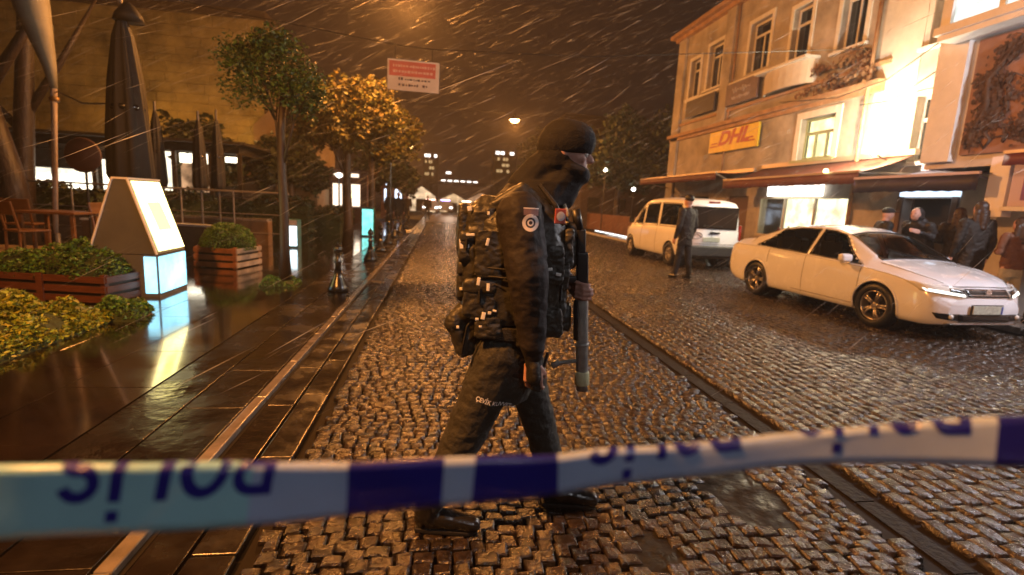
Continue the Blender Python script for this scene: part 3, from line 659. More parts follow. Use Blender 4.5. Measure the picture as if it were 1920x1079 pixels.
# ivy bed
def ivy(label, name, quadpts, h, m, n, size, seed, cat='shrub'):
    t = thing(name, label, cat, (quadpts[0][0], quadpts[0][1], .02)); rs = np.random.RandomState(seed)
    u, v = rs.uniform(0, 1, n), rs.uniform(0, 1, n); q = [np.array(p) for p in quadpts]
    P = (np.outer((1 - u) * (1 - v), q[0]) + np.outer(u * (1 - v), q[1]) + np.outer(u * v, q[2]) + np.outer((1 - u) * v, q[3]))
    ed = np.minimum(np.minimum(u, 1 - u) * 6, np.minimum(v, 1 - v) * 5); ed = np.clip(ed, 0, 1) ** .5
    hh = h * ed * (.75 + .25 * np.sin(P[:, 0] * 5.3 + 1) * np.cos(P[:, 1] * 4.1) + .18 * np.sin(P[:, 0] * 13 + P[:, 1] * 11))
    z = hh * rs.uniform(.15, 1, n) ** .4
    pts = np.stack([P[:, 0] - quadpts[0][0], P[:, 1] - quadpts[0][1], z + .01], 1); leaves('foliage', pts, size, m, t, seed=seed)
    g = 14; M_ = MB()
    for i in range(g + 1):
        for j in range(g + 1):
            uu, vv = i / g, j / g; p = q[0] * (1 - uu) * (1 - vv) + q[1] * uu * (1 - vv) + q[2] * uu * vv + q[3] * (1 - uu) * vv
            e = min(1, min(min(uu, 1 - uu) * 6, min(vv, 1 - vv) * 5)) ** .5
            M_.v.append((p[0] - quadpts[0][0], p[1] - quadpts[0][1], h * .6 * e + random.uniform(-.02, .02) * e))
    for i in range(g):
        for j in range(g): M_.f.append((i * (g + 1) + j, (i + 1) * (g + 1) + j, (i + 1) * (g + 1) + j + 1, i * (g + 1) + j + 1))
    M_.build('shadow_core', m_core, t); return t
ivy('low yellow-green ivy bed spreading over the pavement at the left edge', 'ivy_bed', [(-3.45, 4.35), (-3.45, 5.9), (-5.6, 6.5), (-6.2, 4.3)], .34, m_leafy, 14000, .048, 5)
ivy('small round green tuft at the end of the ivy bed', 'ground_shrub', [(-3.22, 5.85), (-3.3, 6.35), (-3.85, 6.4), (-3.75, 5.85)], .2, m_leafg, 1500, .045, 6)
ivy('small green tuft at the foot of the slim tree', 'ground_shrub', [(-2.25, 8.2), (-2.25, 8.75), (-2.8, 8.8), (-2.75, 8.2)], .14, m_leafg, 900, .045, 8)

# planter crates
m_crate = mat('red_brown_crate_wood', (.11, .035, .016), .4, spec=.6, noise_s=6, noise_a=.4, stretch=(1, 1, 6), bump=.3, bump_s=20)
m_crate2 = mat('bleached_pallet_wood', (.42, .34, .27), .4, spec=.6, noise_s=8, noise_a=.4, bump=.3, bump_s=20)
def planter(label, loc, rz, W, D, H, nsl, fol, mm=None, sidem=None):
    t = thing('planter_crate', label, 'planter', loc, rz); hs = H / nsl
    for k in range(nsl):
        z = hs * (k + .5); h_ = hs * .68
        MB().box((0, -D / 2, z), (W, .022, h_)).build('slat', mm or m_crate, t, bevel=.003, seg=1); MB().box((0, D / 2, z), (W, .022, h_)).build('slat', mm or m_crate, t)
        for s_ in (-1, 1): MB().box((s_ * W / 2, 0, z), (.022, D - .03, h_)).build('slat', (sidem or mm or m_crate), t, bevel=.003, seg=1)
    for sx in (-1, 1):
        for sy in (-1, 1): MB().box((sx * (W / 2 - .045), sy * (D / 2 - .045), H / 2), (.06, .06, H)).build('corner_post', mm or m_crate, t)
    if W > 1: MB().box((0, -D / 2 - .02, H / 2), (.08, .02, H)).build('batten', m_crate, t)
    MB().box((0, 0, H * .5), (W - .06, D - .06, H * .82)).build('soil', m_soil, t)
    f = fol; P = [shell_pts(f['n'] // len(f['c']), c, r, 60 + i, inner=.7, lump=f.get('lump', .1), zmin=-.25) for i, (c, r) in enumerate(f['c'])]
    s = thing('planter_shrub', f['label'], 'shrub', (loc[0], loc[1], loc[2] + H * .9), rz)
    Q = np.concatenate(P); Q[:, 2] = np.maximum(Q[:, 2], -.02); leaves('foliage', Q, f['size'], f['m'], s, seed=9)
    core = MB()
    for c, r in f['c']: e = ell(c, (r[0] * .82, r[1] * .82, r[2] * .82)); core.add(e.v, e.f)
    core.build('shadow_core', m_core, s, smooth=True); return t
planter('long red-brown slatted crate planter in front of the leaning light box', (-4.72, 7.12, .02), R(-10), 1.6, .62, .36, 3,
        dict(label='spreading green shrub filling the long slatted planter', n=11000, size=.036, m=m_leafg, c=[((-.45, 0, .02), (.42, .33, .26)), ((.0, .02, .05), (.42, .33, .30)), ((.42, 0, .03), (.40, .33, .30)), ((.15, .15, .16), (.32, .28, .26))], lump=.14))
planter('square orange-brown crate planter with a bleached slatted side', (-4.02, 10.45, .02), R(-12), .82, .85, .40, 3,
        dict(label='clipped dome of a green shrub in the square crate planter', n=9000, size=.03, m=m_leafg, c=[((0, 0, .06), (.50, .46, .42))], lump=.03), mat('orange_crate_wood', (.30, .12, .045), .45, noise_s=6, noise_a=.4), m_crate2)

# A-shaped light box
lb = thing('light_box', 'large A-shaped illuminated advertising box with a leaning lit face', 'light box', (-3.66, 7.22, .02), R(2)); lb.scale = (1, 1, 1.02)
g_face = glow('lit_poster_face', (1, .84, .34), 6.0, noise_s=2.0, na=.3); g_cy = glow('lit_cyan_panel', (.36, .80, 1), 2.3, noise_s=2.5, na=.25)
m_grey = mat('grey_metal_panel', (.09, .088, .078), .5, noise_s=3, noise_a=.2)
prof = [(-.78, .56), (.0, .56), (-.29, 1.5), (-.46, 1.5)]
MB().prism([(a, b) for a, b in prof], Matrix(((1, 0, 0, 0), (0, 0, .8, 0), (0, 1, 0, 0), (0, 0, 0, 1)))).build('cabinet', m_grey, lb, fixn=True)
nx, nz = .94, .29
MB().add([(.006, .03, .6), (.006, .77, .6), (-.272, .77, 1.48), (-.272, .03, 1.48)], [(0, 1, 2, 3)]).build('lit_face', g_face, lb)
MB().add([(.0085, .22, .86 - .05), (.0085, .6, .81), (-.16, .6, 1.2), (-.16, .22, 1.2)], [(0, 1, 2, 3)])
yb = MB().add([(-.06, .2, .86), (-.06, .55, .86), (-.172, .5, 1.22), (-.172, .16, 1.22)], [(0, 1, 2, 3)]).build('printed_figure', glow('lit_yellow_print', (1, .85, .16), 4.2), lb); yb.location = (.012, 0, 0)
MB().bx(-.8, .0, 0, .8, .0, .55).build('base', m_grey, lb)
MB().bx(.0, .012, .02, .78, .05, .53).build('lit_base_panel', g_cy, lb); MB().bx(-.16, -.02, -.012, .0, .05, .53).build('lit_end_panel', g_cy, lb)
MB().bx(-.47, -.28, -.012, .81, 1.495, 1.52).build('top_trim', m_white, lb)
lbb = MB().tube([(-.79, -.01, .56), (-.465, -.01, 1.5)], .014, 6).tube([(.0, -.01, .56), (-.29, -.01, 1.5)], .014, 6).build('edge_trim', m_white, lb)
# second and third light boxes
for lab, loc, W, D, H, c, cap in (('small box with a white-blue lit front left of the bollards', (-3.95, 14.4, .02), .42, .5, .74, (.72, .93, 1), 1), ('small turquoise lit box far down the pavement', (-2.6, 19.3, .02), .42, .4, 1.05, (.25, .95, .85), 0)):
    t = thing('light_box', lab, 'light box', loc, R(4)); MB().bx(-W / 2, W / 2, -D / 2, D / 2, 0, H).build('cabinet', mat('teal_cabinet', (.02, .10, .11), .4), t)
    MB().bx(-W / 2 + .02, W / 2 - .02, -D / 2 - .012, -D / 2, .06, H - (.16 if cap else .06)).build('lit_front', glow('lit_front_%d' % cap, c, 3.0 if cap else 1.6, noise_s=4, na=.35), t)
    if cap: MB().bx(-W / 2 + .01, W / 2 - .01, -D / 2 - .014, -D / 2, H - .15, H).build('header', mat('grey_header', (.4, .36, .36), .4), t)
    else: MB().bx(W / 2, W / 2 + .02, -D / 2, D / 2, .05, H).build('side_panel', mat('green_side', (.02, .3, .15), .4), t)

# bollards
m_iron = mat('black_cast_iron', (.012, .012, .013), .25, spec=.7)
def bollard(loc, lab):
    t = thing('bollard', lab, 'bollard', loc, 0, 'black bollards along the left kerb')
    MB().lathe([(.15, 0), (.16, .04), (.13, .1), (.085, .2), (.07, .24), (.055, .32)], 18).build('base', m_iron, t, smooth=True)
    MB().lathe([(.05, .3), (.045, .42), (.06, .44), (.06, .47), (.045, .5), (.04, .6)], 18).build('post', m_iron, t, smooth=True)
    MB().lathe([(.04, .59), (.062, .61), (.066, .65), (.045, .70), (.012, .73), (.012, .76)], 18).build('cap', m_iron, t, smooth=True); return t
for i, (x, y) in enumerate(((-1.53, 8.05), (-1.56, 12.0), (-1.58, 14.2), (-1.6, 16.6), (-1.62, 19.2), (-1.64, 22), (-1.66, 25), (-1.7, 28.5))):
    lab = ('nearest black flared bollard beside the left kerb', 'second black bollard along the left kerb', 'third black bollard along the left kerb', 'fourth black bollard along the left kerb', 'fifth black bollard, before the people far along the kerb', 'sixth black bollard far along the left kerb', 'seventh black bollard far along the left kerb', 'farthest black bollard of the left kerb')[i]
    bollard((x, y, .02), lab)

# closed parasols
m_par = mat('black_parasol_cloth', (.009, .008, .008), .7, noise_s=5, noise_a=.3, bump=.3, bump_s=6)
def parasol(lab, loc, H, r, z0):
    t = thing('closed_parasol', lab, 'parasol', loc, random.uniform(0, 3)); n = 28; M_ = MB(); zs = [(z0, .8), (z0 + .15, 1), (z0 + (H - z0) * .3, .92), (z0 + (H - z0) * .6, .75), (z0 + (H - z0) * .85, .45), (H - .1, .16), (H, .05)]
    for z, k in zs:
        for j in range(n): a = 2 * PI * j / n; rr = r * k * (1 + .16 * math.sin(a * 8) + .05 * math.sin(a * 3 + z * 2)); M_.v.append((rr * math.cos(a), rr * math.sin(a), z))
    for i in range(len(zs) - 1):
        for j in range(n): M_.f.append((i * n + j, i * n + (j + 1) % n, (i + 1) * n + (j + 1) % n, (i + 1) * n + j))
    M_.f.append(tuple(range(n))[::-1]); M_.f.append(tuple((len(zs) - 1) * n + j for j in range(n)))
    M_.build('cloth', m_par, t, smooth=True); MB().tube([(0, 0, .05), (0, 0, H + .12)], .03, 8).build('pole', m_lampbody, t); MB().bx(-.35, .35, -.35, .35, 0, .08).build('foot_plate', m_lampbody, t, bevel=.01)
    MB().lathe([(r * .8, -.04), (r * .84, 0), (r * .8, .04)], 20, (0, 0, z0 + (H - z0) * .45)).build('strap', m_iron, t, smooth=True); return t
parasol('tall closed black parasol standing behind the leaning light box', (-4.72, 8.75, .02), 4.0, .27, 1.45)
parasol('closed black parasol left of the pair by the pavilion', (-6.95, 14, .02), 3.35, .17, 1.4)
parasol('closed black parasol, left one of the pair before the lit pavilion', (-5.98, 14, .02), 3.2, .16, 1.4)
parasol('closed black parasol, right one of the pair before the lit pavilion', (-5.68, 14.3, .02), 3.3, .15, 1.4)
hat = thing('parasol_hood', 'dark flat hood with ragged rim over the tall closed parasol', 'canopy', (-4.62, 8.75, 3.95))
MB().lathe([(.20, -.1), (.17, .0), (.08, .12), (.03, .16)], 14).build('hood', m_par, hat, smooth=True)

# slender pale pole with its bent upper part
pp = thing('pale_pole', 'slender pale pole that thickens and bends to the left at the top', 'pole', (-7.55, 11.3, .02))
MB().lathe([(.1, 0), (.1, .05), (.06, .08), (.06, .4), (.05, .42)], 14).build('foot', m_lampbody, pp, smooth=True)
MB().tube([(-.02, 0, .4), (.12, 0, 2.2), (.19, 0, 3.2)], [.045, .045, .055], 12).build('shaft', mat('pale_pole_paint', (.42, .33, .27), .5, noise_s=6, noise_a=.2), pp, smooth=True)
MB().tube([(.19, 0, 3.18), (.15, 0, 3.6), (.05, 0, 4.1), (-.05, 0, 4.6), (-.12, 0, 5.2), (-.12, 0, 6)], [.06, .11, .19, .27, .30, .3], 16).build('upper_sleeve', mat('pale_canvas_sleeve', (.30, .28, .20), .6, noise_s=2, noise_a=.2, bump=.3, bump_s=4), pp, smooth=True)
MB().lathe([(.078, 0), (.085, .04), (.078, .08)], 12, (.18, 0, 2.95)).build('collar', mat('brass_collar', (.4, .25, .1), .4, metal=.6), pp, smooth=True)
cb = thing('hanging_cable', 'dark cable sagging from the pale pole to the tall parasol', 'cable', (-7.3, 11.3, 3.15))
MB().tube([(0, 0, 0), (.9, -.8, -.28), (1.8, -1.7, -.38), (2.5, -2.4, -.42)], .014, 6).build('cable', m_cable, cb, smooth=True)
ov = thing('oval_board', 'brown oval board on a thin post beside the tall parasol', 'sign board', (-6.77, 11, .02))
MB().lathe([(.001, -.04), (.3, -.03), (.33, 0), (.3, .03), (.001, .04)], 28, (0, 0, 1.96), Matrix.Rotation(R(90), 3, 'X')).build('board', mat('brown_oval', (.07, .03, .02), .6, noise_s=3, noise_a=.4), ov, smooth=True)
MB().tube([(0, .05, 0), (0, .05, 1.9)], .022, 8).build('post', m_iron, ov)

# terrace: plank deck, railing, table and chairs
m_deck = mat('pale_deck_wood', (.36, .25, .14), .4, spec=.6, noise_s=5, noise_a=.35, stretch=(.3, 4, 4), bump=.2, bump_s=10)
dk = thing('plank_deck', 'raised plank deck with a pale front edge at the left edge', 'deck', (-5.6, 7.75, .02))
for k in range(24): MB().bx(-4.2, -.0, .12 * k, .12 * k + .108, .20, .235).build('plank', m_deck, dk, bevel=.004, seg=1)
MB().bx(-4.2, .02, -.03, -.005, .1, .235).build('edge_board', mat('pale_edge', (.5, .4, .26), .45, noise_s=4, noise_a=.2), dk); MB().bx(-4.1, -.1, .1, 2.8, 0, .2).build('frame', m_dark, dk)
m_ow = mat('orange_wood', (.15, .065, .022), .4, noise_s=5, noise_a=.3)
def chair(lab, x, y, rz):
    t = thing('terrace_chair', lab, 'chair', (x, y, .255), rz, 'wooden terrace chairs'); MB().box((0, 0, .44), (.44, .42, .03)).build('seat', m_ow, t, bevel=.01)
    for sx in (-1, 1):
        MB().tube([(sx * .19, -.18, 0), (sx * .19, -.18, .43)], .018, 8).build('leg', m_ow, t); MB().tube([(sx * .19, .2, 0), (sx * .19, .18, .45), (sx * .18, .26, .88)], .018, 8).build('leg', m_ow, t)
    MB().box((0, .245, .78), (.4, .025, .2), M=Matrix.Rotation(R(-8), 3, 'X')).build('backrest', m_ow, t, bevel=.01); return t
chair('wooden chair with an orange-brown curved back left of the pale pole', -6.35, 8.9, R(150)); chair('wooden chair turned sideways right of the terrace table', -5.7, 9.9, R(80)); chair('dark-seated wooden chair behind the terrace table', -7.3, 10.2, R(190))
tb = thing('terrace_table', 'orange wooden table on the deck beside the pale pole', 'table', (-6.35, 9.6, .255))
MB().bx(-.45, .45, -.35, .35, .68, .72).build('tabletop', m_ow, tb, bevel=.01)
for sx in (-1, 1):
    for sy in (-1, 1): MB().box((sx * .38, sy * .28, .34), (.05, .05, .68)).build('leg', m_ow, tb)
m_rail = mat('grey_rail_metal', (.35, .31, .27), .3, metal=.6)
rl = thing('terrace_railing', 'thin metal railing behind the terrace, from the left edge to the pavilion', 'railing', (-8, 13, .02))
MB().tube([(-5, 0, 1.42), (4.4, 0, 1.42)], .022, 8).build('handrail', m_rail, rl); MB().tube([(-5, 0, .9), (4.4, 0, .9)], .012, 6).build('rail', m_rail, rl); MB().tube([(-5, 0, .45), (4.4, 0, .45)], .012, 6).build('rail', m_rail, rl)
for k in range(9): MB().tube([(-4.9 + k * 1.15, 0, 0), (-4.9 + k * 1.15, 0, 1.42)], .02, 8).build('post', m_rail, rl)
lw = thing('low_garden_wall', 'low curved garden wall with a wet pale top behind the railing', 'wall', (-8, 14.6, 0))
MB().bx(-5, 3.4, 0, .35, 0, .66).build('wall_body', mat('garden_wall_stone', (.16, .1, .06), .5, noise_s=3, noise_a=.4), lw)
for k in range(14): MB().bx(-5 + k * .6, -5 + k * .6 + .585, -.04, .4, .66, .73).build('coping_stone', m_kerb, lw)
def hedge(lab, loc, L, D, H, seed):
    t = thing('hedge', lab, 'hedge', loc); rs = np.random.RandomState(seed); n = int(2600 * L / 4)
    P = np.stack([rs.uniform(-L / 2, L / 2, n), rs.uniform(-D / 2, D / 2, n), H * rs.uniform(0, 1, n) ** .6], 1); P[:, 2] *= 1 + .12 * np.sin(P[:, 0] * 2.3 + seed) + .06 * np.sin(P[:, 0] * 6)
    leaves('foliage', P, .12, m_leafd, t, seed=seed); MB().bx(-L / 2 + .05, L / 2 - .05, -D / 2 + .1, D / 2 - .1, 0, H * .85).build('shadow_core', m_core, t); return t
hedge('long dark hedge below the lit pavilion', (-6.6, 17, .02), 5.2, 1.0, 1.25, 4); hedge('dark hedge at the far left behind the railing', (-12.4, 17, .02), 5.0, 1.0, 1.3, 6); hedge('low hedge beside the farther street trees', (-4.4, 20.5, .02), 1.8, 3, .9, 7)

# lit pavilion
pv = thing('pavilion', 'low dark pavilion with blazing windows under the stone building', 'building', (-10, 20.5, 0))
m_pv = mat('dark_pavilion', (.03, .022, .016), .7); g_pv = glow('pavilion_light', (1, .9, .68), 3.2, noise_s=.9, na=.6)
MB().bx(-8, 2.6, 0, 4, 2.75, 3.05).bx(-8, 2.6, .05, 4, 0, 1.15).bx(-8, 2.6, 3.6, 4, 1.15, 2.75).build('wall', m_pv, pv); MB().bx(-8.3, 3.0, -.6, 4.2, 3.05, 3.15).build('roof', m_pv, pv)
xs = [-8, -6.6, -5.2, -3.6, -2.3, -.9, -.2, .35, 1.6, 2.6]
for x_ in xs: MB().bx(x_ - .07, x_ + .07, -.02, .1, 1.15, 2.75).build('mullion', m_pv, pv)
for k, (x0_, x1_, z0_, z1_) in enumerate(((-4.4, -2.4, 1.2, 1.9), (-2.2, -.95, 1.2, 2.3), (-.13, .28, 1.3, 2.72), (.42, 1.5, 2.35, 2.7), (2.0, 2.5, 2.45, 2.65), (-6.5, -4.6, 1.2, 1.5))):
    MB().bx(x0_, x1_, .3, .32, z0_, z1_).build('lit_panel', g_pv, pv)
MB().bx(.42, 1.5, .36, .38, 1.3, 2.35).build('back_panel', glow('pavilion_dim', (1, .55, .28), .5, noise_s=2, na=.7), pv)
# garden path light streak
for lab, x0_, y0_, L_ in (('white wet step shining left of the clipped shrub', -5.9, 12.1, 1.1), ('low white step behind the light box', -7.9, 12.6, .9)):
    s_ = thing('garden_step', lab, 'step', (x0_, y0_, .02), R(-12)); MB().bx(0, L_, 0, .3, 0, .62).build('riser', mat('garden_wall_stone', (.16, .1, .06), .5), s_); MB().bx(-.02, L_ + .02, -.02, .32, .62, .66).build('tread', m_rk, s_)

# big stone building behind
for x_, y_, p_, lab in ((-13.5, 25.2, 150, 'ground floodlight washing the left of the stone wall'), (-9.0, 25.0, 150, 'ground floodlight washing the right of the stone wall')):
    t = thing('floodlight', lab, 'floodlight', (x_, y_, 3.3)); MB().box((0, 0, -.1), (.4, .2, .2)).build('housing', m_lampbody, t, bevel=.02); MB().box((0, 0, .01), (.34, .16, .01)).build('bulb_glass', g_sod, t); light('POINT', (0, -.5, .5), p_, (1, .50, .12), t, .2)
m_stone = mat('yellow_brown_masonry', (.28, .21, .08), .85, noise_s=.7, noise_a=.65, bump=1, bump_s=2.2)
sb = thing('stone_building', 'large yellow-brown stone building behind the trees on the left', 'building', (-13, 27, 0))
sbm = MB().bx(-14, 4.5, 0, 10, 0, 9.35).build('wall', m_stone, sb)
rnd = random.Random(3); cnt = 0; st = MB()
z = 2.0
while z < 9.2:                              # courses of rough blocks standing a little proud
    h_ = rnd.uniform(.32, .5); x = -9
    while x < 4.4:
        L = rnd.uniform(.5, 1.1); st.bx(x, min(x + L - .015, 4.5), -rnd.uniform(.03, .07), .02, z, z + h_ - .025); x += L
    z += h_
st.build('stone_blocks', m_stone, sb, kind='stuff')
MB().bx(-14, 4.7, -.25, 10, 9.35, 9.7).build('cornice', mat('dark_cornice', (.05, .03, .02), .8), sb)
gh = thing('gabled_house', 'pale gabled house with one narrow dark window beside the stone building', 'house', (-6.9, 24.5, 0))
m_gh = mat('beige_plaster', (.30, .21, .12), .8, noise_s=1, noise_a=.25)
MB().prism([(-1.3, 0), (1.35, 0), (1.35, 4.2), (0, 5.6), (-1.3, 4.3)], Matrix(((1, 0, 0, 0), (0, 0, 4, 0), (0, 1, 0, 0), (0, 0, 0, 1)))).build('wall', m_gh, gh, fixn=True)
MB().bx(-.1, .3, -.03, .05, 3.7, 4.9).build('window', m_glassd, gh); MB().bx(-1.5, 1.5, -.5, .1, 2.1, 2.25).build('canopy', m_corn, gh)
# kiosks down the left pavement
m_kb = mat('brown_kiosk', (.10, .045, .03), .6, noise_s=2, noise_a=.4)
for lab, x, y, W, H, c, e in (('dark red-brown kiosk with white lit doors down the left pavement', -4.7, 27, 2.0, 2.6, (1, .8, .6), 2.2), ('kiosk with a blue-white lit sign by the far kerb', -3.2, 36, 1.6, 2.5, (.7, .82, 1), 3)):
    t = thing('kiosk', lab, 'kiosk', (x, y, .02)); MB().bx(-W / 2, W / 2, 0, 1.5, 0, H).build('cabin', m_kb, t); g_ = glow('kiosk_light_%d' % y, c, e)
    for k in (-1, 1): MB().bx(k * W * .22 - .22, k * W * .22 + .22, -.03, 0, .9, 2.0).build('lit_door', g_, t)
    MB().bx(-W * .3, W * .3, -.1, -.02, H - .25, H - .08).build('lit_sign', g_, t); MB().bx(-W / 2 - .2, W / 2 + .2, -.4, 1.7, H, H + .1).build('roof', m_kb, t)
# small lamps on posts along the pavement
for lab, x, y, z, c, s_ in (('small white lamp on a post left of the far orange lamp', -2.15, 23, 3.35, (1, .88, .85), 10), ('small white lamp on a short post above the kiosks', -2.35, 33, 3.0, (1, .9, .8), 9),
                          ('little white lamp by the pavilion\'s end', -4.2, 22.4, 2.25, (1, .95, .9), 10), ('yellow lamp column among the bollards', -2.95, 17.5, 1.45, (1, .8, .3), 6),
                          ('small white lamp beyond the van at the right kerb', 11.2, 29, 2.65, (1, .95, .9), 14), ('small white lamp above the dark hedge far right', 9.4, 29, 3.65, (1, .9, .75), 12)):
    t = thing('post_lamp', lab, 'street lamp', (x, y, .02)); MB().tube([(0, 0, 0), (0, 0, z)], .035, 8).build('post', m_iron, t); MB().lathe([(.02, -.1), (.1, -.05), (.11, .03), (.03, .1)], 12, (0, 0, z)).build('bulb_glass', glow('post_lamp_glass', c, s_, listed=False), t, smooth=True)

# =================================================================== THE OFFICER
m_skin = mat('cold_reddened_skin', (.56, .31, .24), .5, noise_s=30, noise_a=.15)
m_jack = mat('dark_jacket_cloth', (.012, .0085, .0085), .72, noise_s=40, noise_a=.2, bump=.2, bump_s=55)
m_trou = mat('grey_green_trousers', (.030, .029, .023), .75, noise_s=30, noise_a=.35, bump=.35, bump_s=60)
m_vest = mat('olive_grey_nylon', (.036, .034, .027), .45, noise_s=14, noise_a=.3, bump=.2, bump_s=60)
m_knit = mat('black_knit', (.009, .008, .009), .85, noise_s=60, noise_a=.2, bump=.25, bump_s=160)
m_boot = mat('black_wet_leather', (.012, .011, .010), .25, spec=.7, noise_s=20, noise_a=.3, bump=.2, bump_s=30)
m_strap = mat('black_webbing', (.012, .011, .010), .6, bump=.3, bump_s=150)
m_refl = mat('reflective_silver', (.95, .95, .92), .3, emit=None)
m_patch = mat('white_patch_print', (.75, .70, .70), .5); m_patchd = mat('dark_patch_print', (.03, .02, .03), .5); m_patchr = mat('red_patch_print', (.55, .12, .09), .5)
m_gun = mat('worn_grey_metal', (.34, .33, .30), .38, metal=.35, noise_s=18, noise_a=.4)
m_gund = mat('black_gun_polymer', (.015, .015, .016), .4)

per = [ell((.205, 0, 1.745), (.094, .073, .112)), ell((.235, 0, 1.675), (.062, .054, .062)),
       cap_((.290, 0, 1.728), .012, (.312, 0, 1.696), .0135), ell((.308, -.011, 1.692), (.011, .009, .008)), ell((.308, .011, 1.692), (.011, .009, .008)),
       cap_((.272, -.045, 1.742), .012, (.292, -.012, 1.748), .012), cap_((.272, .045, 1.742), .012, (.292, .012, 1.748), .012),
       ell((.262, -.043, 1.700), (.022, .018, .018)), ell((.262, .043, 1.700), (.022, .018, .018)),
       cap_((.295, -.016, 1.655), .008, (.295, .016, 1.655), .008), ell((.18, -.070, 1.715), (.02, .009, .03)), ell((.18, .070, 1.715), (.02, .009, .03)),
       cap_((.17, 0, 1.66), .058, (.07, 0, 1.5), .062),
       rings([(.84, -.005, 0, .10, .14), (1.0, 0, 0, .09, .13), (1.3, .01, 0, .11, .15), (1.48, .01, 0, .09, .16), (1.54, .03, 0, .07, .08)]),
       cap_((.02, -.17, 1.47), .055, (.06, -.235, 1.2), .046), cap_((.06, -.235, 1.2), .042, (.098, -.232, .87), .03),
       cap_((.03, .17, 1.47), .055, (.13, .25, 1.22), .046), cap_((.13, .25, 1.22), .042, (.262, .01, 1.157), .03),
       cap_((-.01, -.09, .86), .09, (-.17, -.11, .46), .055), cap_((-.17, -.11, .46), .05, (-.325, -.125, .12), .036),
       cap_((.02, .09, .86), .09, (.155, .1, .47), .055), cap_((.155, .1, .47), .05, (.262, .12, .13), .036),
       cap_((-.325, -.125, .09), .035, (-.16, -.135, .035), .028), cap_((.262, .12, .09), .035, (.42, .13, .04), .028)]
per += hand((.100, -.232, .865), (.10, .05, -1), (.25, 1, 0), side=-1, curl=.62, s=.98)
per += hand((.262, .005, 1.155), (.22, -.96, -.12), (.93, .22, 0), side=1, curl=.85, s=.98)
officer = blob('person', per, m_skin, None, vox=.0052, smooth=3)
tag(officer, 'masked officer in black beanie and tactical vest striding right with a long gun', 'person')
officer.location = (.33, 2.22, 0); officer.rotation_euler = (0, 0, R(-8.45))
O = officer
for sy in (-1, 1):
    MB().lathe([(max(1e-4, .0125 * math.sin(PI * k / 8)), -.0125 * math.cos(PI * k / 8)) for k in range(9)], 14, (.281, sy * .034, 1.716)).build('eye', mat('eye_white', (.6, .55, .5), .2), O, smooth=True)
    MB().lathe([(.0001, -.001), (.0055, 0), (.0001, .001)], 10, (.2935, sy * .035, 1.716), Matrix.Rotation(R(90), 3, 'Y')).build('iris', mat('dark_iris', (.02, .01, .01), .1), O)
    cp = blob('eyelid', [cap_((.276, sy * .046, 1.724), .006, (.292, sy * .026, 1.725), .006), cap_((.292, sy * .026, 1.725), .006, (.290, sy * .018, 1.718), .005)], m_skin, O, vox=.003, smooth=2)
blob('beanie', [rings([(1.720, .205, 0, .100, .080), (1.732, .206, 0, .112, .087), (1.755, .208, 0, .1195, .0915), (1.78, .208, 0, .120, .092), (1.808, .206, 0, .113, .088), (1.832, .205, 0, .100, .076), (1.852, .20, 0, .071, .055), (1.864, .196, 0, .03, .025)], e=2.05),
                ell((.150, 0, 1.745), (.078, .084, .095)), ell((.125, 0, 1.69), (.05, .07, .06))], m_knit, O, vox=.0055, smooth=5, wr=.0025, wr_s=14)
blob('balaclava', [ell((.158, 0, 1.70), (.090, .086, .10)), cap_((.21, -.045, 1.66), .038, (.27, -.03, 1.64), .032), cap_((.21, .045, 1.66), .038, (.27, .03, 1.64), .032), ell((.238, 0, 1.632), (.078, .066, .052)), cap_((.21, 0, 1.64), .075, (.15, 0, 1.56), .10), cap_((.225, 0, 1.60), .06, (.185, 0, 1.545), .075),
                   cap_((.10, 0, 1.66), .07, (.03, 0, 1.56), .085), rings([(1.50, .08, 0, .13, .13), (1.56, .09, 0, .13, .115), (1.60, .11, 0, .12, .10)])], m_knit, O, vox=.006, smooth=5, wr=.006, wr_s=8, wr_dir=(1, 1, .8))
blob('jacket', [rings([(.74, -.012, 0, .150, .178), (.80, -.008, 0, .158, .186), (.9, -.004, 0, .152, .182), (1.0, .0, 0, .145, .175), (1.15, .005, 0, .155, .185), (1.3, .01, 0, .165, .20), (1.42, .01, 0, .158, .21), (1.5, .02, 0, .132, .185), (1.555, .035, 0, .11, .12), (1.585, .05, 0, .095, .095)]),
                cap_((.015, -.195, 1.455), .098, (.06, -.245, 1.22), .090), cap_((.06, -.245, 1.22), .092, (.096, -.240, .93), .058), cap_((.096, -.240, .94), .056, (.098, -.238, .895), .047),
                cap_((.03, .195, 1.455), .095, (.13, .255, 1.22), .080), cap_((.13, .255, 1.22), .075, (.248, .045, 1.165), .042)], m_jack, O, vox=.0085, smooth=5, wr=.012, wr_s=7, seed=3)
blob('trousers', [rings([(.62, -.03, 0, .13, .17), (.72, -.015, 0, .150, .185), (.84, -.01, 0, .145, .178), (.9, -.01, 0, .135, .165)]),
                  cap_((-.035, -.10, .84), .118, (-.175, -.115, .47), .098), cap_((-.175, -.115, .47), .098, (-.315, -.125, .15), .070), cap_((-.24, -.12, .30), .088, (-.30, -.125, .2), .083),
                  cap_((.045, .09, .84), .115, (.160, .1, .47), .086), cap_((.160, .1, .47), .086, (.262, .12, .16), .064), cap_((.2, .11, .33), .078, (.25, .12, .2), .074)], m_trou, O, vox=.0085, smooth=5, wr=.013, wr_s=7, seed=9)
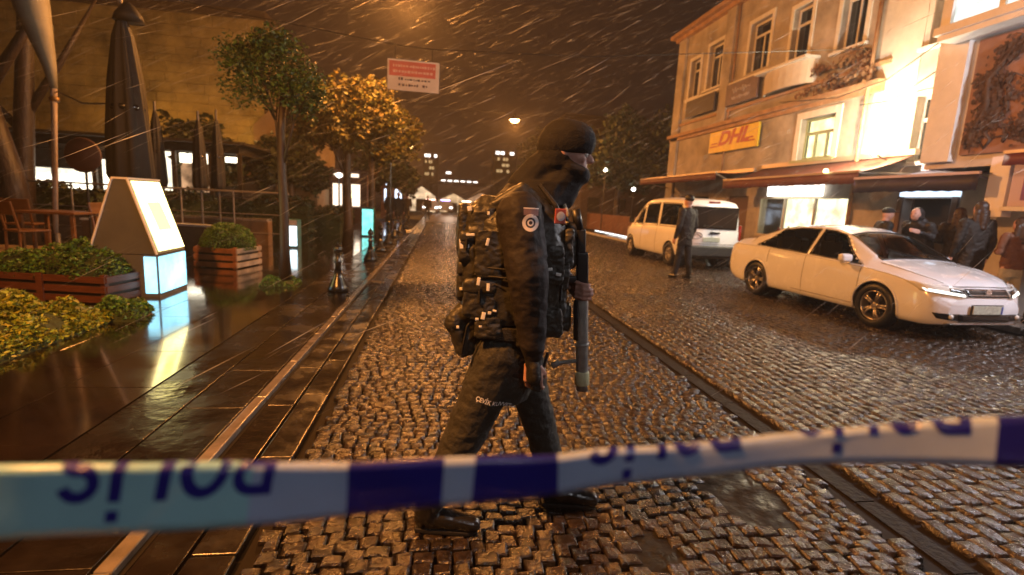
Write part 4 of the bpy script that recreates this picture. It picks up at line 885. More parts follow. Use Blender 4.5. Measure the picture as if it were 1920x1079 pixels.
for (hx, y0, hz, tx, tz) in ((-.345, -.128, .06, -.125, .04), (.25, .122, .06, .455, .05)):
    b_ = blob('boot', [cap_((hx + .015, y0, .15), .060, (hx + .01, y0, .08), .058), cap_((hx, y0, .058), .048, (hx + .10, y0, .062), .052), cap_((hx + .08, y0, .062), .050, (tx, y0 - .01, .045), .040)], m_boot, O, vox=.0075, smooth=4)
    MB().prism([(hx - .042, -.034), (hx + .1, -.040), (tx - .02, -.044), (tx + .026, -.02), (tx + .026, .012), (tx - .02, .034), (hx + .1, .036), (hx - .042, .034)], Matrix(((1, 0, 0, 0), (0, 1, 0, y0), (0, 0, .024, -.0), (0, 0, 0, 1)))).build('boot_sole', m_strap, O, bevel=.006)
vest = blob('tactical_vest', [rings([(.99, .02, 0, .165, .188), (1.03, .025, 0, .195, .205), (1.12, .03, 0, .205, .212), (1.34, .03, 0, .205, .215), (1.43, .025, 0, .19, .195), (1.5, .02, 0, .15, .13)], e=3.2),
                              cap_((-.12, -.11, 1.46), .035, (.02, -.13, 1.56), .03), cap_((.02, -.13, 1.56), .03, (.14, -.11, 1.47), .03), cap_((-.12, .11, 1.46), .035, (.02, .13, 1.56), .03), cap_((.02, .13, 1.56), .03, (.14, .11, 1.47), .03)], m_vest, O, vox=.008, smooth=3, wr=.006, wr_s=14)
def pouch(c, d, name='pouch', m=None, rot=0, flap=True, ry=0):
    x, y, z = d; e = .16
    o = blob(name, [rings([(-z / 2, 0, 0, x * .42, y * .43), (-z * .35, 0, 0, x * .54, y * .53), (0, 0, 0, x * .52, y * .52), (z * .35, 0, 0, x * .49, y * .48), (z / 2, 0, 0, x * .42, y * .42)], n=20, e=4)], m or m_vest, O, vox=.0065, smooth=3, wr=.010, wr_s=17, seed=c[2] * 40)
    o.location = c; o.rotation_euler = (0, ry, rot)
    if flap:
        f = blob('flap', [rings([(z * .16, 0, 0, x * .50, y * .50), (z * .2, 0, 0, x * .55, y * .55), (z * .42, 0, 0, x * .54, y * .53), (z * .53, 0, 0, x * .44, y * .44)], n=20, e=4)], m or m_vest, o, vox=.0065, smooth=3, wr=.004, wr_s=20)
        MB().tube([(0, -y * .56, z * .30), (0, -y * .56, -z * .05)], .006, 5).build('buckle_strap', m_strap, o)
    return o
blob('back_panel', [rings([(1.02, -.12, 0, .08, .15), (1.06, -.135, 0, .09, .17), (1.3, -.14, 0, .095, .18), (1.47, -.125, 0, .085, .16), (1.53, -.09, 0, .06, .12)], e=3.5)], m_vest, O, vox=.008, smooth=4, wr=.012, wr_s=11)
pouch((-.215, -.02, 1.38), (.07, .22, .22), 'back_pack', flap=False); pouch((-.195, -.145, 1.31), (.07, .055, .13), ry=.06)
pouch((-.205, -.07, 1.16), (.07, .13, .18)); pouch((-.13, -.185, 1.10), (.14, .05, .17)); pouch((-.09, -.20, 1.29), (.14, .035, .20), flap=False); pouch((-.09, -.185, .985), (.12, .05, .10), flap=False)
pouch((.225, -.10, 1.32), (.055, .11, .18), flap=False); pouch((.205, -.12, 1.12), (.06, .09, .18)); pouch((.235, -.06, 1.02), (.06, .09, .13), flap=False); pouch((.245, -.03, 1.33), (.06, .10, .20)); pouch((.215, -.14, 1.22), (.05, .07, .10), flap=False); pouch((.165, -.185, 1.02), (.11, .05, .13), flap=False); pouch((.16, -.185, 1.26), (.10, .035, .17), flap=False)
for z_ in (1.20, 1.235): MB().tube([(-.20, -.10, z_), (-.14, -.205, z_ + .004), (-.03, -.222, z_), (.05, -.222, z_ - .004)], .0045, 5).build('webbing', m_strap, O, smooth=True)
# hanging drop bag at the back of the hip
bag = blob('hip_bag', [cap_((-.20, -.10, 1.03), .045, (-.235, -.11, .98), .055), cap_((-.235, -.11, .99), .052, (-.20, -.115, .86), .036), cap_((-.17, -.1, 1.02), .04, (-.17, -.1, .86), .03), cap_((-.22, -.03, 1.0), .04, (-.19, -.04, .88), .03)], m_vest, O, vox=.008, smooth=3, wr=.012, wr_s=14)
MB().tube([(-.13, -.17, 1.05), (-.18, -.17, .98), (-.20, -.16, .86)], .006, 6).build('bag_cord', m_strap, O)
bl_ = rings([(.93, -.002, 0, .170, .200), (.985, .0, 0, .168, .198)], n=32); bl_.build('belt', m_strap, O, bevel=.004)
pouch((.05, -.195, .95), (.05, .035, .09), m=m_strap, flap=False)
# straps across the sleeve side and the chest
MB().tube([(.09, -.10, 1.58), (.16, -.13, 1.50), (.20, -.13, 1.42)], .012, 6).tube([(.12, .02, 1.57), (.2, .02, 1.5), (.235, .02, 1.42)], .010, 6).build('sling_strap', m_strap, O)
MB().tube([(.185, -.02, 1.545), (.205, -.06, 1.50), (.222, -.085, 1.455)], .0085, 6).build('pale_cord', mat('pale_cord_cloth', (.55, .45, .32), .5), O, smooth=True)
MB().tube([(-.02, -.20, 1.14), (-.07, -.205, 1.17), (-.14, -.20, 1.13), (-.2, -.14, 1.17)], .006, 6).build('black_cord', m_strap, O, smooth=True)
blob('glove', [cap_((.098, -.234, .885), .036, (.106, -.230, .845), .036), cap_((.106, -.230, .85), .034, (.112, -.226, .79), .037), cap_((.108, -.205, .85), .022, (.112, -.200, .795), .022), cap_((.108, -.255, .85), .022, (.112, -.258, .80), .022)], m_strap, O, vox=.006, smooth=3, wr=.004, wr_s=20)
# radio held in the near hand
rad = thing('radio', 'small black hand-held radio in the officer\'s hanging hand', 'radio', (0, 0, 0))
MB().box((0, 0, 0), (.045, .032, .105)).build('body', m_gund, rad, bevel=.008, seg=2); MB().tube([(.012, 0, .05), (.012, 0, .12)], .006, 8).build('antenna', m_gund, rad); MB().box((0, -.017, -.02), (.03, .004, .04)).build('grille', m_strap, rad)
rad.matrix_world = O.matrix_world if False else (Matrix.Translation((.33, 2.22, 0)) @ Matrix.Rotation(R(-8.45), 4, 'Z') @ Matrix.Translation((.128, -.215, .782)) @ Matrix.Rotation(R(10), 4, 'Y'))

# long gun pointing down in front of the belly
gun = thing('long_gun', 'grey long gun with a wide barrel held pointing down by the officer', 'gun', (0, 0, 0))
gun.matrix_world = Matrix.Translation((.33, 2.22, 0)) @ Matrix.Rotation(R(-8.45), 4, 'Z') @ Matrix.Translation((.304, -.065, 1.16)) @ Matrix.Rotation(R(-4.2), 4, 'Y')
MB().lathe([(.012, -.475), (.026, -.474), (.027, -.40), (.0275, -.395), (.0275, -.02), (.024, .0)], 20).build('barrel', m_gun, gun, smooth=True)
MB().lathe([(.029, -.45), (.033, -.445), (.033, -.39), (.029, -.385)], 18).build('collar', mat('pale_yellow_collar', (.62, .58, .34), .4), gun, smooth=True)
MB().lathe([(.0285, -.27), (.031, -.268), (.031, -.255), (.0285, -.253)], 18).build('ring', m_gun, gun, smooth=True)
MB().box((0, 0, .07), (.052, .042, .16)).box((-.005, 0, .19), (.04, .036, .12)).build('receiver', m_gund, gun, bevel=.01)
MB().tube([(-.01, 0, .24), (-.03, 0, .33)], [.018, .022], 10).build('stock', m_gund, gun, smooth=True)
MB().tube([(-.02, 0, -.06), (-.02, 0, -.24)], .019, 10).build('handguard', m_gund, gun, smooth=True)
MB().box((-.065, 0, .03), (.09, .026, .035)).build('grip', m_gund, gun, bevel=.008)
MB().tube([(-.02, 0, -.335), (-.12, -.005, -.345), (-.135, -.005, -.35)], .011, 8).tube([(-.10, .0, -.34), (-.135, .0, -.36)], .016, 8).build('folded_foregrip', m_gun, gun, smooth=True)

# project prints on to the clothes
def bvh_of(o):
    me = o.data; return BVHTree.FromPolygons([v.co for v in me.vertices], [p.vertices[:] for p in me.polygons])
def stick(me, name, m, target, off=.003, both=None):
    tb_ = bvh_of(target)
    for v in me.vertices:
        h = tb_.ray_cast(Vector((v.co.x, -1, v.co.z)), Vector((0, 1, 0)))
        v.co = (v.co.x, (h[0].y if h[0] else -.2) - off, v.co.z)
    # drape smoothly: limit spread
    me.materials.clear(); me.materials.append(m); me.update(); return link(bpy.data.objects.new(name, me), O)
def disc_mesh(cx, cz, rx, rz, r_in=0, n=24, ang=0, k=4):
    M_ = MB()
    for i in range(k + 1):
        f = r_in + (1 - r_in) * i / k
        for j in range(n): a = 2 * PI * j / n; M_.v.append((cx + rx * f * math.cos(a) * math.cos(ang) - rz * f * math.sin(a) * math.sin(ang), 0, cz + rx * f * math.cos(a) * math.sin(ang) + rz * f * math.sin(a) * math.cos(ang)))
    for i in range(k):
        for j in range(n): M_.f.append((i * n + j, i * n + (j + 1) % n, (i + 1) * n + (j + 1) % n, (i + 1) * n + j))
    return M_.mesh('d')
def rect_mesh(cx, cz, w_, h_, ang=0, n=6):
    M_ = MB()
    for i in range(n + 1):
        for j in range(n + 1): a, b_ = w_ * (i / n - .5), h_ * (j / n - .5); M_.v.append((cx + a * math.cos(ang) - b_ * math.sin(ang), 0, cz + a * math.sin(ang) + b_ * math.cos(ang)))
    for i in range(n):
        for j in range(n): M_.f.append((i * (n + 1) + j, (i + 1) * (n + 1) + j, (i + 1) * (n + 1) + j + 1, i * (n + 1) + j + 1))
    return M_.mesh('d')
jk = [c for c in O.children if c.name.startswith('jacket')][0]; tr_ = [c for c in O.children if c.name.startswith('trousers')][0]
bx_, bz_ = .058, 1.437
stick(disc_mesh(bx_, bz_ - .008, .032, .033, .60), 'round_badge', m_patch, jk, .004); stick(disc_mesh(bx_, bz_ - .008, .019, .0195, .0), 'badge_centre', m_patchd, jk, .0035); stick(disc_mesh(bx_, bz_ - .008, .013, .013, .55, n=12), 'badge_ring', m_patch, jk, .005)
stick(rect_mesh(bx_, bz_ + .033, .058, .026), 'flag_patch', mat('dull_patch', (.16, .10, .11), .6), jk, .004); stick(rect_mesh(bx_, bz_ + .047, .06, .004), 'patch_edge', m_patch, jk, .005)
tm = text_mesh('ÇEVİK KUVVET', .032, sx=.78, bold=.0006, cuts=1)
xs_ = [v.co.x for v in tm.vertices]; Lm = max(xs_) - min(xs_); a_ = math.atan2(-.049, .151); k_ = .158 / Lm
for v in tm.vertices: x_, y_ = (v.co.x - min(xs_)) * k_, v.co.y * .9; v.co = (-.130 + x_ * math.cos(a_) - y_ * math.sin(a_), 0, .672 + x_ * math.sin(a_) + y_ * math.cos(a_))
stick(tm, 'lettering', m_refl, tr_, .007)
# red emblem on the chest, turned half away
e_ = MB().box((0, 0, 0), (.05, .006, .06)).build('chest_patch', m_patchr, O, bevel=.004); e_.location = (.178, -.198, 1.458); e_.rotation_euler = (0, 0, R(22))
MB().lathe([(.011, -.001), (.019, 0), (.011, .001)], 16, (0, -.0045, 0), Matrix.Rotation(R(90), 3, 'X')).build('emblem_ring', m_patch, e_)
# wet reflective tabs that catch the light
rndt = random.Random(4)
tabs = [(-.205, -.155, 1.327, .04, .04), (-.18, -.17, 1.365, .035, .010), (-.19, -.14, 1.47, .018, .020), (-.105, -.243, 1.345, .012, .030), (-.135, -.232, 1.185, .013, .032), (-.095, -.243, 1.165, .013, .030), (-.205, -.13, 1.135, .032, .012),
        (.148, -.205, 1.245, .022, .012), (.185, -.20, 1.225, .022, .012), (-.11, -.232, 1.045, .016, .03), (-.135, -.232, 1.03, .014, .010), (-.085, -.24, 1.06, .014, .012), (-.065, -.24, 1.07, .016, .008), (-.12, -.232, 1.0, .012, .008), (-.11, -.17, 1.455, .01, .014), (-.215, -.20, .985, .012, .012)]
for x_, y_, z_, w_, h_ in tabs:
    o = MB().box((0, 0, 0), (w_, .004, h_)).build('reflective_tab', m_refl, O, bevel=.0012, seg=1); o.location = (x_, y_ - .012, z_); o.rotation_euler = (0, rndt.uniform(-.25, .25), rndt.uniform(-.1, .1))

# =================================================================== OTHER PEOPLE
def someone(label, loc, rz, h, top, trou, hair, lean=0.0, hat=None, arms='down', coat=False, stride=.08, skin=None, group=None, bag=None, hood=False, name='person'):
    """facing local -Y"""
    s = h / 1.78; lx = lambda z: -lean * max(0, z - .9)      # leaning forward (towards -Y)
    P = lambda x, y, z: (x * s, (y + lx(z)) * s, (z - .25 * abs(lean) * max(0, z - .9)) * s); sk = skin or m_skin
    sh = [P(-.19, 0, 1.44), P(.19, 0, 1.44)]
    if arms == 'down': el = [P(-.26, .02, 1.14), P(.26, .02, 1.14)]; wr = [P(-.26, -.06, .88), P(.26, -.06, .88)]
    elif arms == 'front': el = [P(-.27, .0, 1.16), P(.27, .0, 1.16)]; wr = [P(-.1, -.24, 1.16), P(.1, -.24, 1.16)]
    else: el = [P(-.27, .02, 1.14), P(.27, 0, 1.18)]; wr = [P(-.22, -.12, .95), P(.14, -.25, 1.3)]
    body = [ell(P(0, -.01, 1.665), (.078 * s, .095 * s, .115 * s)), ell(P(0, -.045, 1.60), (.055 * s, .06 * s, .055 * s)), cap_(P(0, -.10, 1.67), .012 * s, P(0, -.115, 1.645), .015 * s, 8), cap_(P(0, 0, 1.6), .055 * s, P(0, .01, 1.42), .06 * s),
            rings([(.85 * s, 0, 0, .13 * s, .1 * s), (1.1 * s, 0, P(0, 0, 1.1)[1], .12 * s, .09 * s), (1.4 * s * (1 - .1 * lean), 0, P(0, 0, 1.4)[1], .15 * s, .09 * s)])]
    for i in (0, 1):
        sg_ = (-1, 1)[i]; body += [cap_(sh[i], .05 * s, el[i], .04 * s), cap_(el[i], .04 * s, wr[i], .028 * s)]
        F = (Vector(wr[i]) - Vector(el[i])).normalized(); body += hand(wr[i], F, Vector((-sg_, 0, 0)) if abs(F.x) < .8 else (0, -1, 0), side=sg_, curl=.5, s=s)
        body += [cap_(P(sg_ * .09, 0, .88), .08 * s, P(sg_ * .10, -stride * sg_ * .5, .48), .05 * s), cap_(P(sg_ * .10, -stride * sg_ * .5, .48), .05 * s, P(sg_ * .105, -stride * sg_, .1), .035 * s), cap_(P(sg_ * .105, -stride * sg_, .06), .03 * s, P(sg_ * .12, -stride * sg_ - .13, .035), .025 * s)]
    o = blob(name, body, sk, None, vox=.010, smooth=2); o.location = loc; o.rotation_euler = (0, 0, rz); tag(o, label, 'person', group)
    for sy in (-1, 1): MB().lathe([(.0001, -.01 * s), (.009 * s, 0), (.0001, .01 * s)], 8, P(sy * .03, -.092, 1.675)).build('eye', mat('dark_iris', (.02, .01, .01), .1), o)
    hem = .55 if coat else .86
    jp = [rings([(hem * s, 0, 0, (.2 if coat else .175) * s, .15 * s), (1.0 * s, 0, P(0, 0, 1)[1], .185 * s, .145 * s), (1.2 * s, 0, P(0, 0, 1.2)[1], .19 * s, .14 * s), (1.38 * s * (1 - .06 * lean), 0, P(0, 0, 1.38)[1], .2 * s, .135 * s), (P(0, 0, 1.47)[2], 0, P(0, 0, 1.47)[1], .15 * s, .11 * s), (P(0, 0, 1.53)[2], 0, P(0, 0, 1.53)[1], .075 * s, .075 * s)])]
    for i in (0, 1): jp += [cap_(sh[i], .085 * s, el[i], .066 * s), cap_(el[i], .068 * s, wr[i], .045 * s)]
    if hood: jp += [ell(P(0, .035, 1.66), (.105 * s, .115 * s, .14 * s)), ell(P(0, .08, 1.52), (.12 * s, .1 * s, .09 * s))]
    blob('coat' if coat else 'jacket', jp, top, o, vox=.014, smooth=4, wr=.02, wr_s=8, seed=h * 3)
    tp = [rings([(.72 * s, 0, 0, .16 * s, .12 * s), (.9 * s, 0, 0, .16 * s, .13 * s)])]
    for i in (0, 1):
        sg_ = (-1, 1)[i]; tp += [cap_(P(sg_ * .09, 0, .84), .098 * s, P(sg_ * .10, -stride * sg_ * .5, .48), .075 * s), cap_(P(sg_ * .10, -stride * sg_ * .5, .48), .075 * s, P(sg_ * .105, -stride * sg_, .11), .06 * s)]
        blob('shoe', [cap_(P(sg_ * .105, -stride * sg_ + .02, .05), .048 * s, P(sg_ * .12, -stride * sg_ - .14, .04), .038 * s)], m_boot, o, vox=.014, smooth=2)
    blob('trousers', tp, trou, o, vox=.014, smooth=4, wr=.018, wr_s=8)
    if hat == 'cap':
        blob('cap', [ell(P(0, .005, 1.72), (.092 * s, .108 * s, .07 * s)), rbox(P(0, -.13, 1.715), (.13 * s, .12 * s, .018 * s))], hair, o, vox=.009, smooth=3)
    elif hat == 'beanie': blob('beanie', [ell(P(0, .005, 1.71), (.09 * s, .106 * s, .09 * s))], hair, o, vox=.010, smooth=3)
    elif hat == 'long': blob('hair', [ell(P(0, .02, 1.69), (.092 * s, .1 * s, .11 * s)), cap_(P(-.06, .05, 1.62), .05 * s, P(-.09, .05, 1.38), .045 * s), cap_(P(.06, .05, 1.62), .05 * s, P(.09, .05, 1.38), .045 * s), cap_(P(0, .08, 1.6), .07 * s, P(0, .1, 1.36), .06 * s)], hair, o, vox=.010, smooth=3, wr=.012, wr_s=20)
    elif not hood: blob('hair', [ell(P(0, .025, 1.70), (.084 * s, .09 * s, .095 * s))], hair, o, vox=.010, smooth=3, wr=.008, wr_s=25)
    return o
c_blk = mat('black_coat', (.014, .012, .013), .7, noise_s=12, noise_a=.3); c_brn = mat('dark_brown_coat', (.018, .012, .009), .7, noise_s=10, noise_a=.3); c_tan = mat('rust_tan_coat', (.15, .06, .03), .7, noise_s=10, noise_a=.25)
c_crm = mat('cream_trousers', (.42, .38, .26), .7, noise_s=8, noise_a=.2); c_hair = mat('brown_hair', (.04, .018, .01), .5, noise_s=30, noise_a=.4); c_gry = mat('charcoal_parka', (.020, .016, .016), .6, noise_s=12, noise_a=.35); c_dk = mat('dark_trousers', (.015, .014, .016), .8); c_bei = mat('beige_coat', (.40, .28, .18), .7, noise_s=6, noise_a=.3)
someone('man in black standing with his back to the road beside the white van', (5.52, 10.85, 0), R(205), 1.88, c_blk, c_dk, mat('black_hair', (.01, .008, .008), .5), hat='beanie', arms='down', stride=.1)
someone('man in a dark jacket and peaked cap behind the roof of the sedan', (8.35, 8.72, .05), R(70), 1.76, c_blk, c_dk, c_blk, hat='cap', arms='front', lean=.15)
someone('person in a charcoal hooded parka bending forward behind the sedan bonnet', (8.9, 8.25, .09), R(-75), 1.80, c_gry, c_dk, c_gry, hood=True, arms='up', lean=.5)
someone('person in a dark brown coat by the shop doorway', (9.25, 8.0, .09), R(150), 1.74, c_brn, c_dk, c_hair, hat='long', arms='front', coat=True)
someone('person with long brown hair in a long brown coat near the purple case', (9.0, 7.45, .09), R(165), 1.84, c_brn, c_dk, c_hair, hat='long', arms='down', coat=True)
someone('person in a rust-tan jacket and cream trousers by the display case', (9.12, 6.9, .09), R(170), 1.60, c_tan, c_crm, c_hair, hat='long', arms='front')
someone('person in a black coat cut off by the right edge behind the sedan nose', (8.95, 6.3, .09), R(30), 1.74, c_blk, c_dk, c_blk, hat='beanie', arms='front', coat=True)
for i, (x, y, rz, lb) in enumerate(((-1.9, 24.2, 20, 'small dark figure walking near the farther bollards'), (-2.5, 26.5, 170, 'small figure in brown among the kiosks'), (-.9, 38, 10, 'tiny dark figure standing in the far road by the tents'), (-2.1, 34, 190, 'tiny dark figure at the far left kerb'))):
    someone(lb, (x, y, 0), R(rz), 1.72, (c_blk, c_brn)[i % 2], c_dk, c_blk, stride=.1)

# =================================================================== VEHICLES
def smooth1(xk, yk, X, wdt=.05):
    g = np.arange(-3 * wdt, 3 * wdt + 1e-9, wdt / 3); k = np.exp(-.5 * (g / wdt) ** 2); k /= k.sum()
    return sum(k[i] * np.interp(X + g[i], xk, yk) for i in range(len(g)))
def catmull(P, t):
    """P (n,2), t in 0..n-1"""
    n = len(P); i = min(int(t), n - 2); f = t - i; p0, p1, p2, p3 = P[max(i - 1, 0)], P[i], P[i + 1], P[min(i + 2, n - 1)]
    m1 = (p2 - p0) * .5 * .85; m2 = (p3 - p1) * .5 * .85
    return (2 * f ** 3 - 3 * f ** 2 + 1) * p1 + (f ** 3 - 2 * f ** 2 + f) * m1 + (-2 * f ** 3 + 3 * f ** 2) * p2 + (f ** 3 - f ** 2) * m2
class Car:
    def __init__(s, name, label, cat, loc, rz, spec, paint):
        s.t = thing(name, label, cat, loc, rz); s.sp = spec; s.paint = paint; s.x0, s.x1 = spec['x']
        s.cache = {}
    def c(s, k, x):
        xs, ys = zip(*s.sp[k]); return float(smooth1(xs, ys, np.array([x]), s.sp.get('sm', {}).get(k, .05))[0])
    def sect(s, x):
        q = round(x, 4)
        if q in s.cache: return s.cache[q]
        zt, zb_, w_, wr, zl = (s.c(k, x) for k in ('top', 'belt', 'w', 'wr', 'low')); zb_ = min(zb_, zt - .03); zl = min(zl, zb_ - .05); H_ = zt - zb_; wr = min(wr, w_ * .93)
        cr = min(1, H_ / .3); ze = zb_ + H_ * (.85 if cr > .6 else .72)
        wm = w_
        P = np.array([(0, zl), (w_ * .80, zl), (w_ * .955, zl + .05), (wm * 1.0, zl + .38 * (zb_ - zl)), (w_ * .985, zb_ - .22 * (zb_ - zl)), (w_ * .955, zb_ - .03), (w_ * .925, zb_), (wr + (w_ * .925 - wr) * .5, zb_ + (ze - zb_) * .52), (wr, ze), (wr * .86, zt - .035 * cr - .01), (wr * .5, zt - .008), (0, zt)])
        s.cache[q] = P; return P
    JB, JR = 6, 8       # belt and roof edge indices
    def S(s, x, t, side):
        y, z = catmull(s.sect(x), t); return Vector((x, side * y, z))
    def N(s, x, t, side):
        e = .012; a = s.S(min(x + e, s.x1), t, side) - s.S(max(x - e, s.x0), t, side); b_ = s.S(x, min(t + .05, 11), side) - s.S(x, max(t - .05, 0), side)
        n = a.cross(b_) * side; n.normalize(); return n if n.length > .5 else Vector((0, 0, 1))
    def body(s, cut_side, cut_top, wheels, Rw):
        nx = 190; X = [s.x0 + (s.x1 - s.x0) * (.5 - .5 * math.cos(PI * i / nx)) * .3 + (s.x1 - s.x0) * i / nx * .7 for i in range(nx + 1)]
        T = [0, .5, 1] + [1 + k / 8 for k in range(1, 41)] + [6 + k / 4 for k in range(1, 21)]; M_ = MB(); nt_ = len(T)
        for side in (1, -1):
            k0 = len(M_.v)
            for x in X:
                for t in T:
                    p = s.S(x, t, side)
                    if 1 < t < 6:
                        for wx in wheels:
                            d = Vector((p.x - wx, p.z - .33)); L = d.length
                            if abs(L - Rw) < .022 and L > 0: d *= Rw / L; p.x, p.z = wx + d.x, .33 + d.y
                    M_.v.append(tuple(p))
            for i in range(nx):
                for j in range(nt_ - 1):
                    x = (X[i] + X[i + 1]) / 2; t = (T[j] + T[j + 1]) / 2; q = s.S(x, t, side)
                    if t < 6 and any((q.x - wx) ** 2 + (q.z - .33) ** 2 < Rw * Rw for wx in wheels) and abs(q.y) > .45: continue
                    if any(a <= t <= b_ and f0(t) < x < f1(t) for a, b_, f0, f1 in cut_side): continue
                    if any(t >= a and f0 < x < f1 for a, f0, f1 in cut_top): continue
                    a = k0 + i * nt_ + j; f = (a, a + nt_, a + nt_ + 1, a + 1); M_.f.append(f if side < 0 else f[::-1])
        for i in (0, nx):
            ring = [i * nt_ + j for j in range(nt_)] + [(nx + 1) * nt_ + i * nt_ + j for j in range(nt_ - 2, 0, -1)]
            M_.f.append(tuple(ring))
        o = M_.build('body', s.paint, s.t); b = bmesh.new(); b.from_mesh(o.data); bmesh.ops.remove_doubles(b, verts=b.verts, dist=.0008); bmesh.ops.recalc_face_normals(b, faces=b.faces); b.to_mesh(o.data); b.free(); o.data.shade_smooth()
        for wx in wheels:
            for side in (1, -1):
                pts = []
                for k in range(-2, 27):
                    a = PI * k / 24; x = wx + Rw * math.cos(a); z = .33 + Rw * math.sin(a)
                    if z < s.c('low', x) + .02: continue
                    P = s.sect(x); q = [catmull(P, 1.9 + e * .1) for e in range(42)]; pts.append((x, side * (float(np.interp(z, [v[1] for v in q], [v[0] for v in q])) + .001), z))
                if len(pts) > 3: MB().tube(pts, .016, 6).build('arch_lip', s.paint, s.t, smooth=True)
        sd = o.modifiers.new('s', 'SOLIDIFY'); sd.thickness = .02; sd.offset = -1
        return o
    def patch(s, name, m, t0, t1, f0, f1, off, sides=(1, -1), nu=16, nv=6, parent=None, merge=False):
        """conforming panel between x=f0(t)..f1(t); one object per side"""
        r = []
        for side in sides:
            M_ = MB()
            for j in range(nv + 1):
                t = t0 + (t1 - t0) * j / nv
                for i in range(nu + 1):
                    x = f0(t) + (f1(t) - f0(t)) * i / nu; M_.v.append(tuple(s.S(x, t, side) + s.N(x, t, side) * off))
            for j in range(nv):
                for i in range(nu): a = j * (nu + 1) + i; f = (a, a + 1, a + nu + 2, a + nu + 1); M_.f.append(f if side < 0 else f[::-1])
            r.append(M_.build(name, m, parent or s.t, smooth=True))
        return r
    def line(s, name, m, pts, r, off=.003, sides=(1, -1), parent=None):
        for side in sides: MB().tube([s.S(x, t, side) + s.N(x, t, side) * off for x, t in pts], r, 5).build(name, m, parent or s.t, smooth=True)
    def xfront(s, y, z, sgn=1):
        lo, hi = 0.0, (s.x1 if sgn > 0 else s.x0)
        def inside(x):
            P = s.sect(x); 
            if z > P[-1, 1] or z < P[0, 1]: return False
            ys = [catmull(P, k / 6) for k in range(67)]; zz = [q[1] for q in ys]; yy = [q[0] for q in ys]
            return abs(y) <= np.interp(z, zz, yy) if all(zz[i] <= zz[i + 1] + 1e-6 for i in range(len(zz) - 1)) else abs(y) <= max([yy[i] for i in range(len(zz)) if abs(zz[i] - z) < .04] or [0])
        if inside(hi - sgn * .001): return hi
        for _ in range(16):
            mid = (lo + hi) / 2
            if inside(mid): lo = mid
            else: hi = mid
        return lo
    def fpatch(s, name, m, corners, off=.008, sgn=1, nu=10, nv=4, parent=None, thick=.01):
        """corners: (y,z) bl, br, tr, tl on the nose or tail"""
        M_ = MB(); (a, b_, c_, d) = [np.array(p) for p in corners]
        for j in range(nv + 1):
            for i in range(nu + 1):
                u, v = i / nu, j / nv; p = a * (1 - u) * (1 - v) + b_ * u * (1 - v) + c_ * u * v + d * (1 - u) * v
                M_.v.append((s.xfront(p[0], p[1], sgn) + sgn * off, p[0], p[1]))
        for j in range(nv):
            for i in range(nu): k = j * (nu + 1) + i; M_.f.append((k, k + 1, k + nu + 2, k + nu + 1))
        o = M_.build(name, m, parent or s.t, smooth=True); q = o.modifiers.new('s', 'SOLIDIFY'); q.thickness = thick; q.offset = 0; return o
    def wheel(s, x, y, steer=0, Rw=.325, spokes=5, rimr=.225, rimm=None):
        w_ = bpy.data.objects.new('wheel', None); link(w_, s.t); w_.location = (x, y, Rw); w_.rotation_euler = (R(90) * (1 if y < 0 else -1), 0, steer); w_.rotation_mode = 'XYZ'
        MB().lathe([(rimr + .005, -.10), (rimr + .03, -.105), (Rw - .02, -.10), (Rw, -.07), (Rw, .07), (Rw - .02, .10), (rimr + .03, .105), (rimr + .005, .095)], 36, cap=False).build('tyre', m_tyre, w_, smooth=True)
        rm = MB(); rm.lathe([(rimr, -.09), (rimr, .08), (rimr - .015, .088), (rimr - .025, .07), (rimr - .03, -.08)], 36, cap=False)
        rm.lathe([(.001, .02), (.055, .02), (.055, .062), (.03, .072), (.001, .075)], 20)
        for k in range(spokes):
            a = 2 * PI * k / spokes
            for da in (-.13, .13):
                c0, c1 = a + da * 1.6, a + da * .95
                rm.tube([(.04 * math.cos(c0), .04 * math.sin(c0), .05), (rimr * .6 * math.cos(c1), rimr * .6 * math.sin(c1), .068), ((rimr - .01) * math.cos(a + da), (rimr - .01) * math.sin(a + da), .06)], [.022, .017, .02], 6)
        rm.build('rim', rimm or m_rim, w_, smooth=True); MB().lathe([(.001, -.02), (.15, -.02), (.15, .0), (.001, .0)], 24).build('brake_disc', m_iron, w_); return w_

m_tyre = mat('wet_tyre', (.012, .012, .012), .4, bump=.3, bump_s=60); m_rim = mat('alloy', (.42, .39, .36), .3, metal=.85, noise_s=9, noise_a=.2)
m_wpaint = mat('wet_white_paint', (.80, .82, .88), .18, coat=1, noise_s=1.3, noise_a=.06, rn=5, bump=.03, bump_s=90); m_vpaint = mat('white_van_paint', (.78, .79, .84), .32, coat=.6, noise_s=1.5, noise_a=.07, bump=.03, bump_s=90)
m_cglass = bpy.data.materials.new('tinted_car_glass'); m_cglass.use_nodes = True; t_ = m_cglass.node_tree; t_.nodes.clear()
o_ = t_.nodes.new('ShaderNodeOutputMaterial'); mx = t_.nodes.new('ShaderNodeMixShader'); tr1 = t_.nodes.new('ShaderNodeBsdfTransparent'); gl1 = t_.nodes.new('ShaderNodeBsdfGlossy'); fr1 = t_.nodes.new('ShaderNodeFresnel')
tr1.inputs[0].default_value = (.66, .68, .62, 1); gl1.inputs['Roughness'].default_value = .06; fr1.inputs[0].default_value = 1.6; t_.links.new(fr1.outputs[0], mx.inputs[0]); t_.links.new(tr1.outputs[0], mx.inputs[1]); t_.links.new(gl1.outputs[0], mx.inputs[2]); t_.links.new(mx.outputs[0], o_.inputs[0])
m_rub = mat('black_rubber_trim', (.012, .012, .012), .35); m_blkp = mat('gloss_black_plastic', (.01, .01, .011), .15); m_chr = mat('chrome', (.75, .75, .77), .12, metal=1)
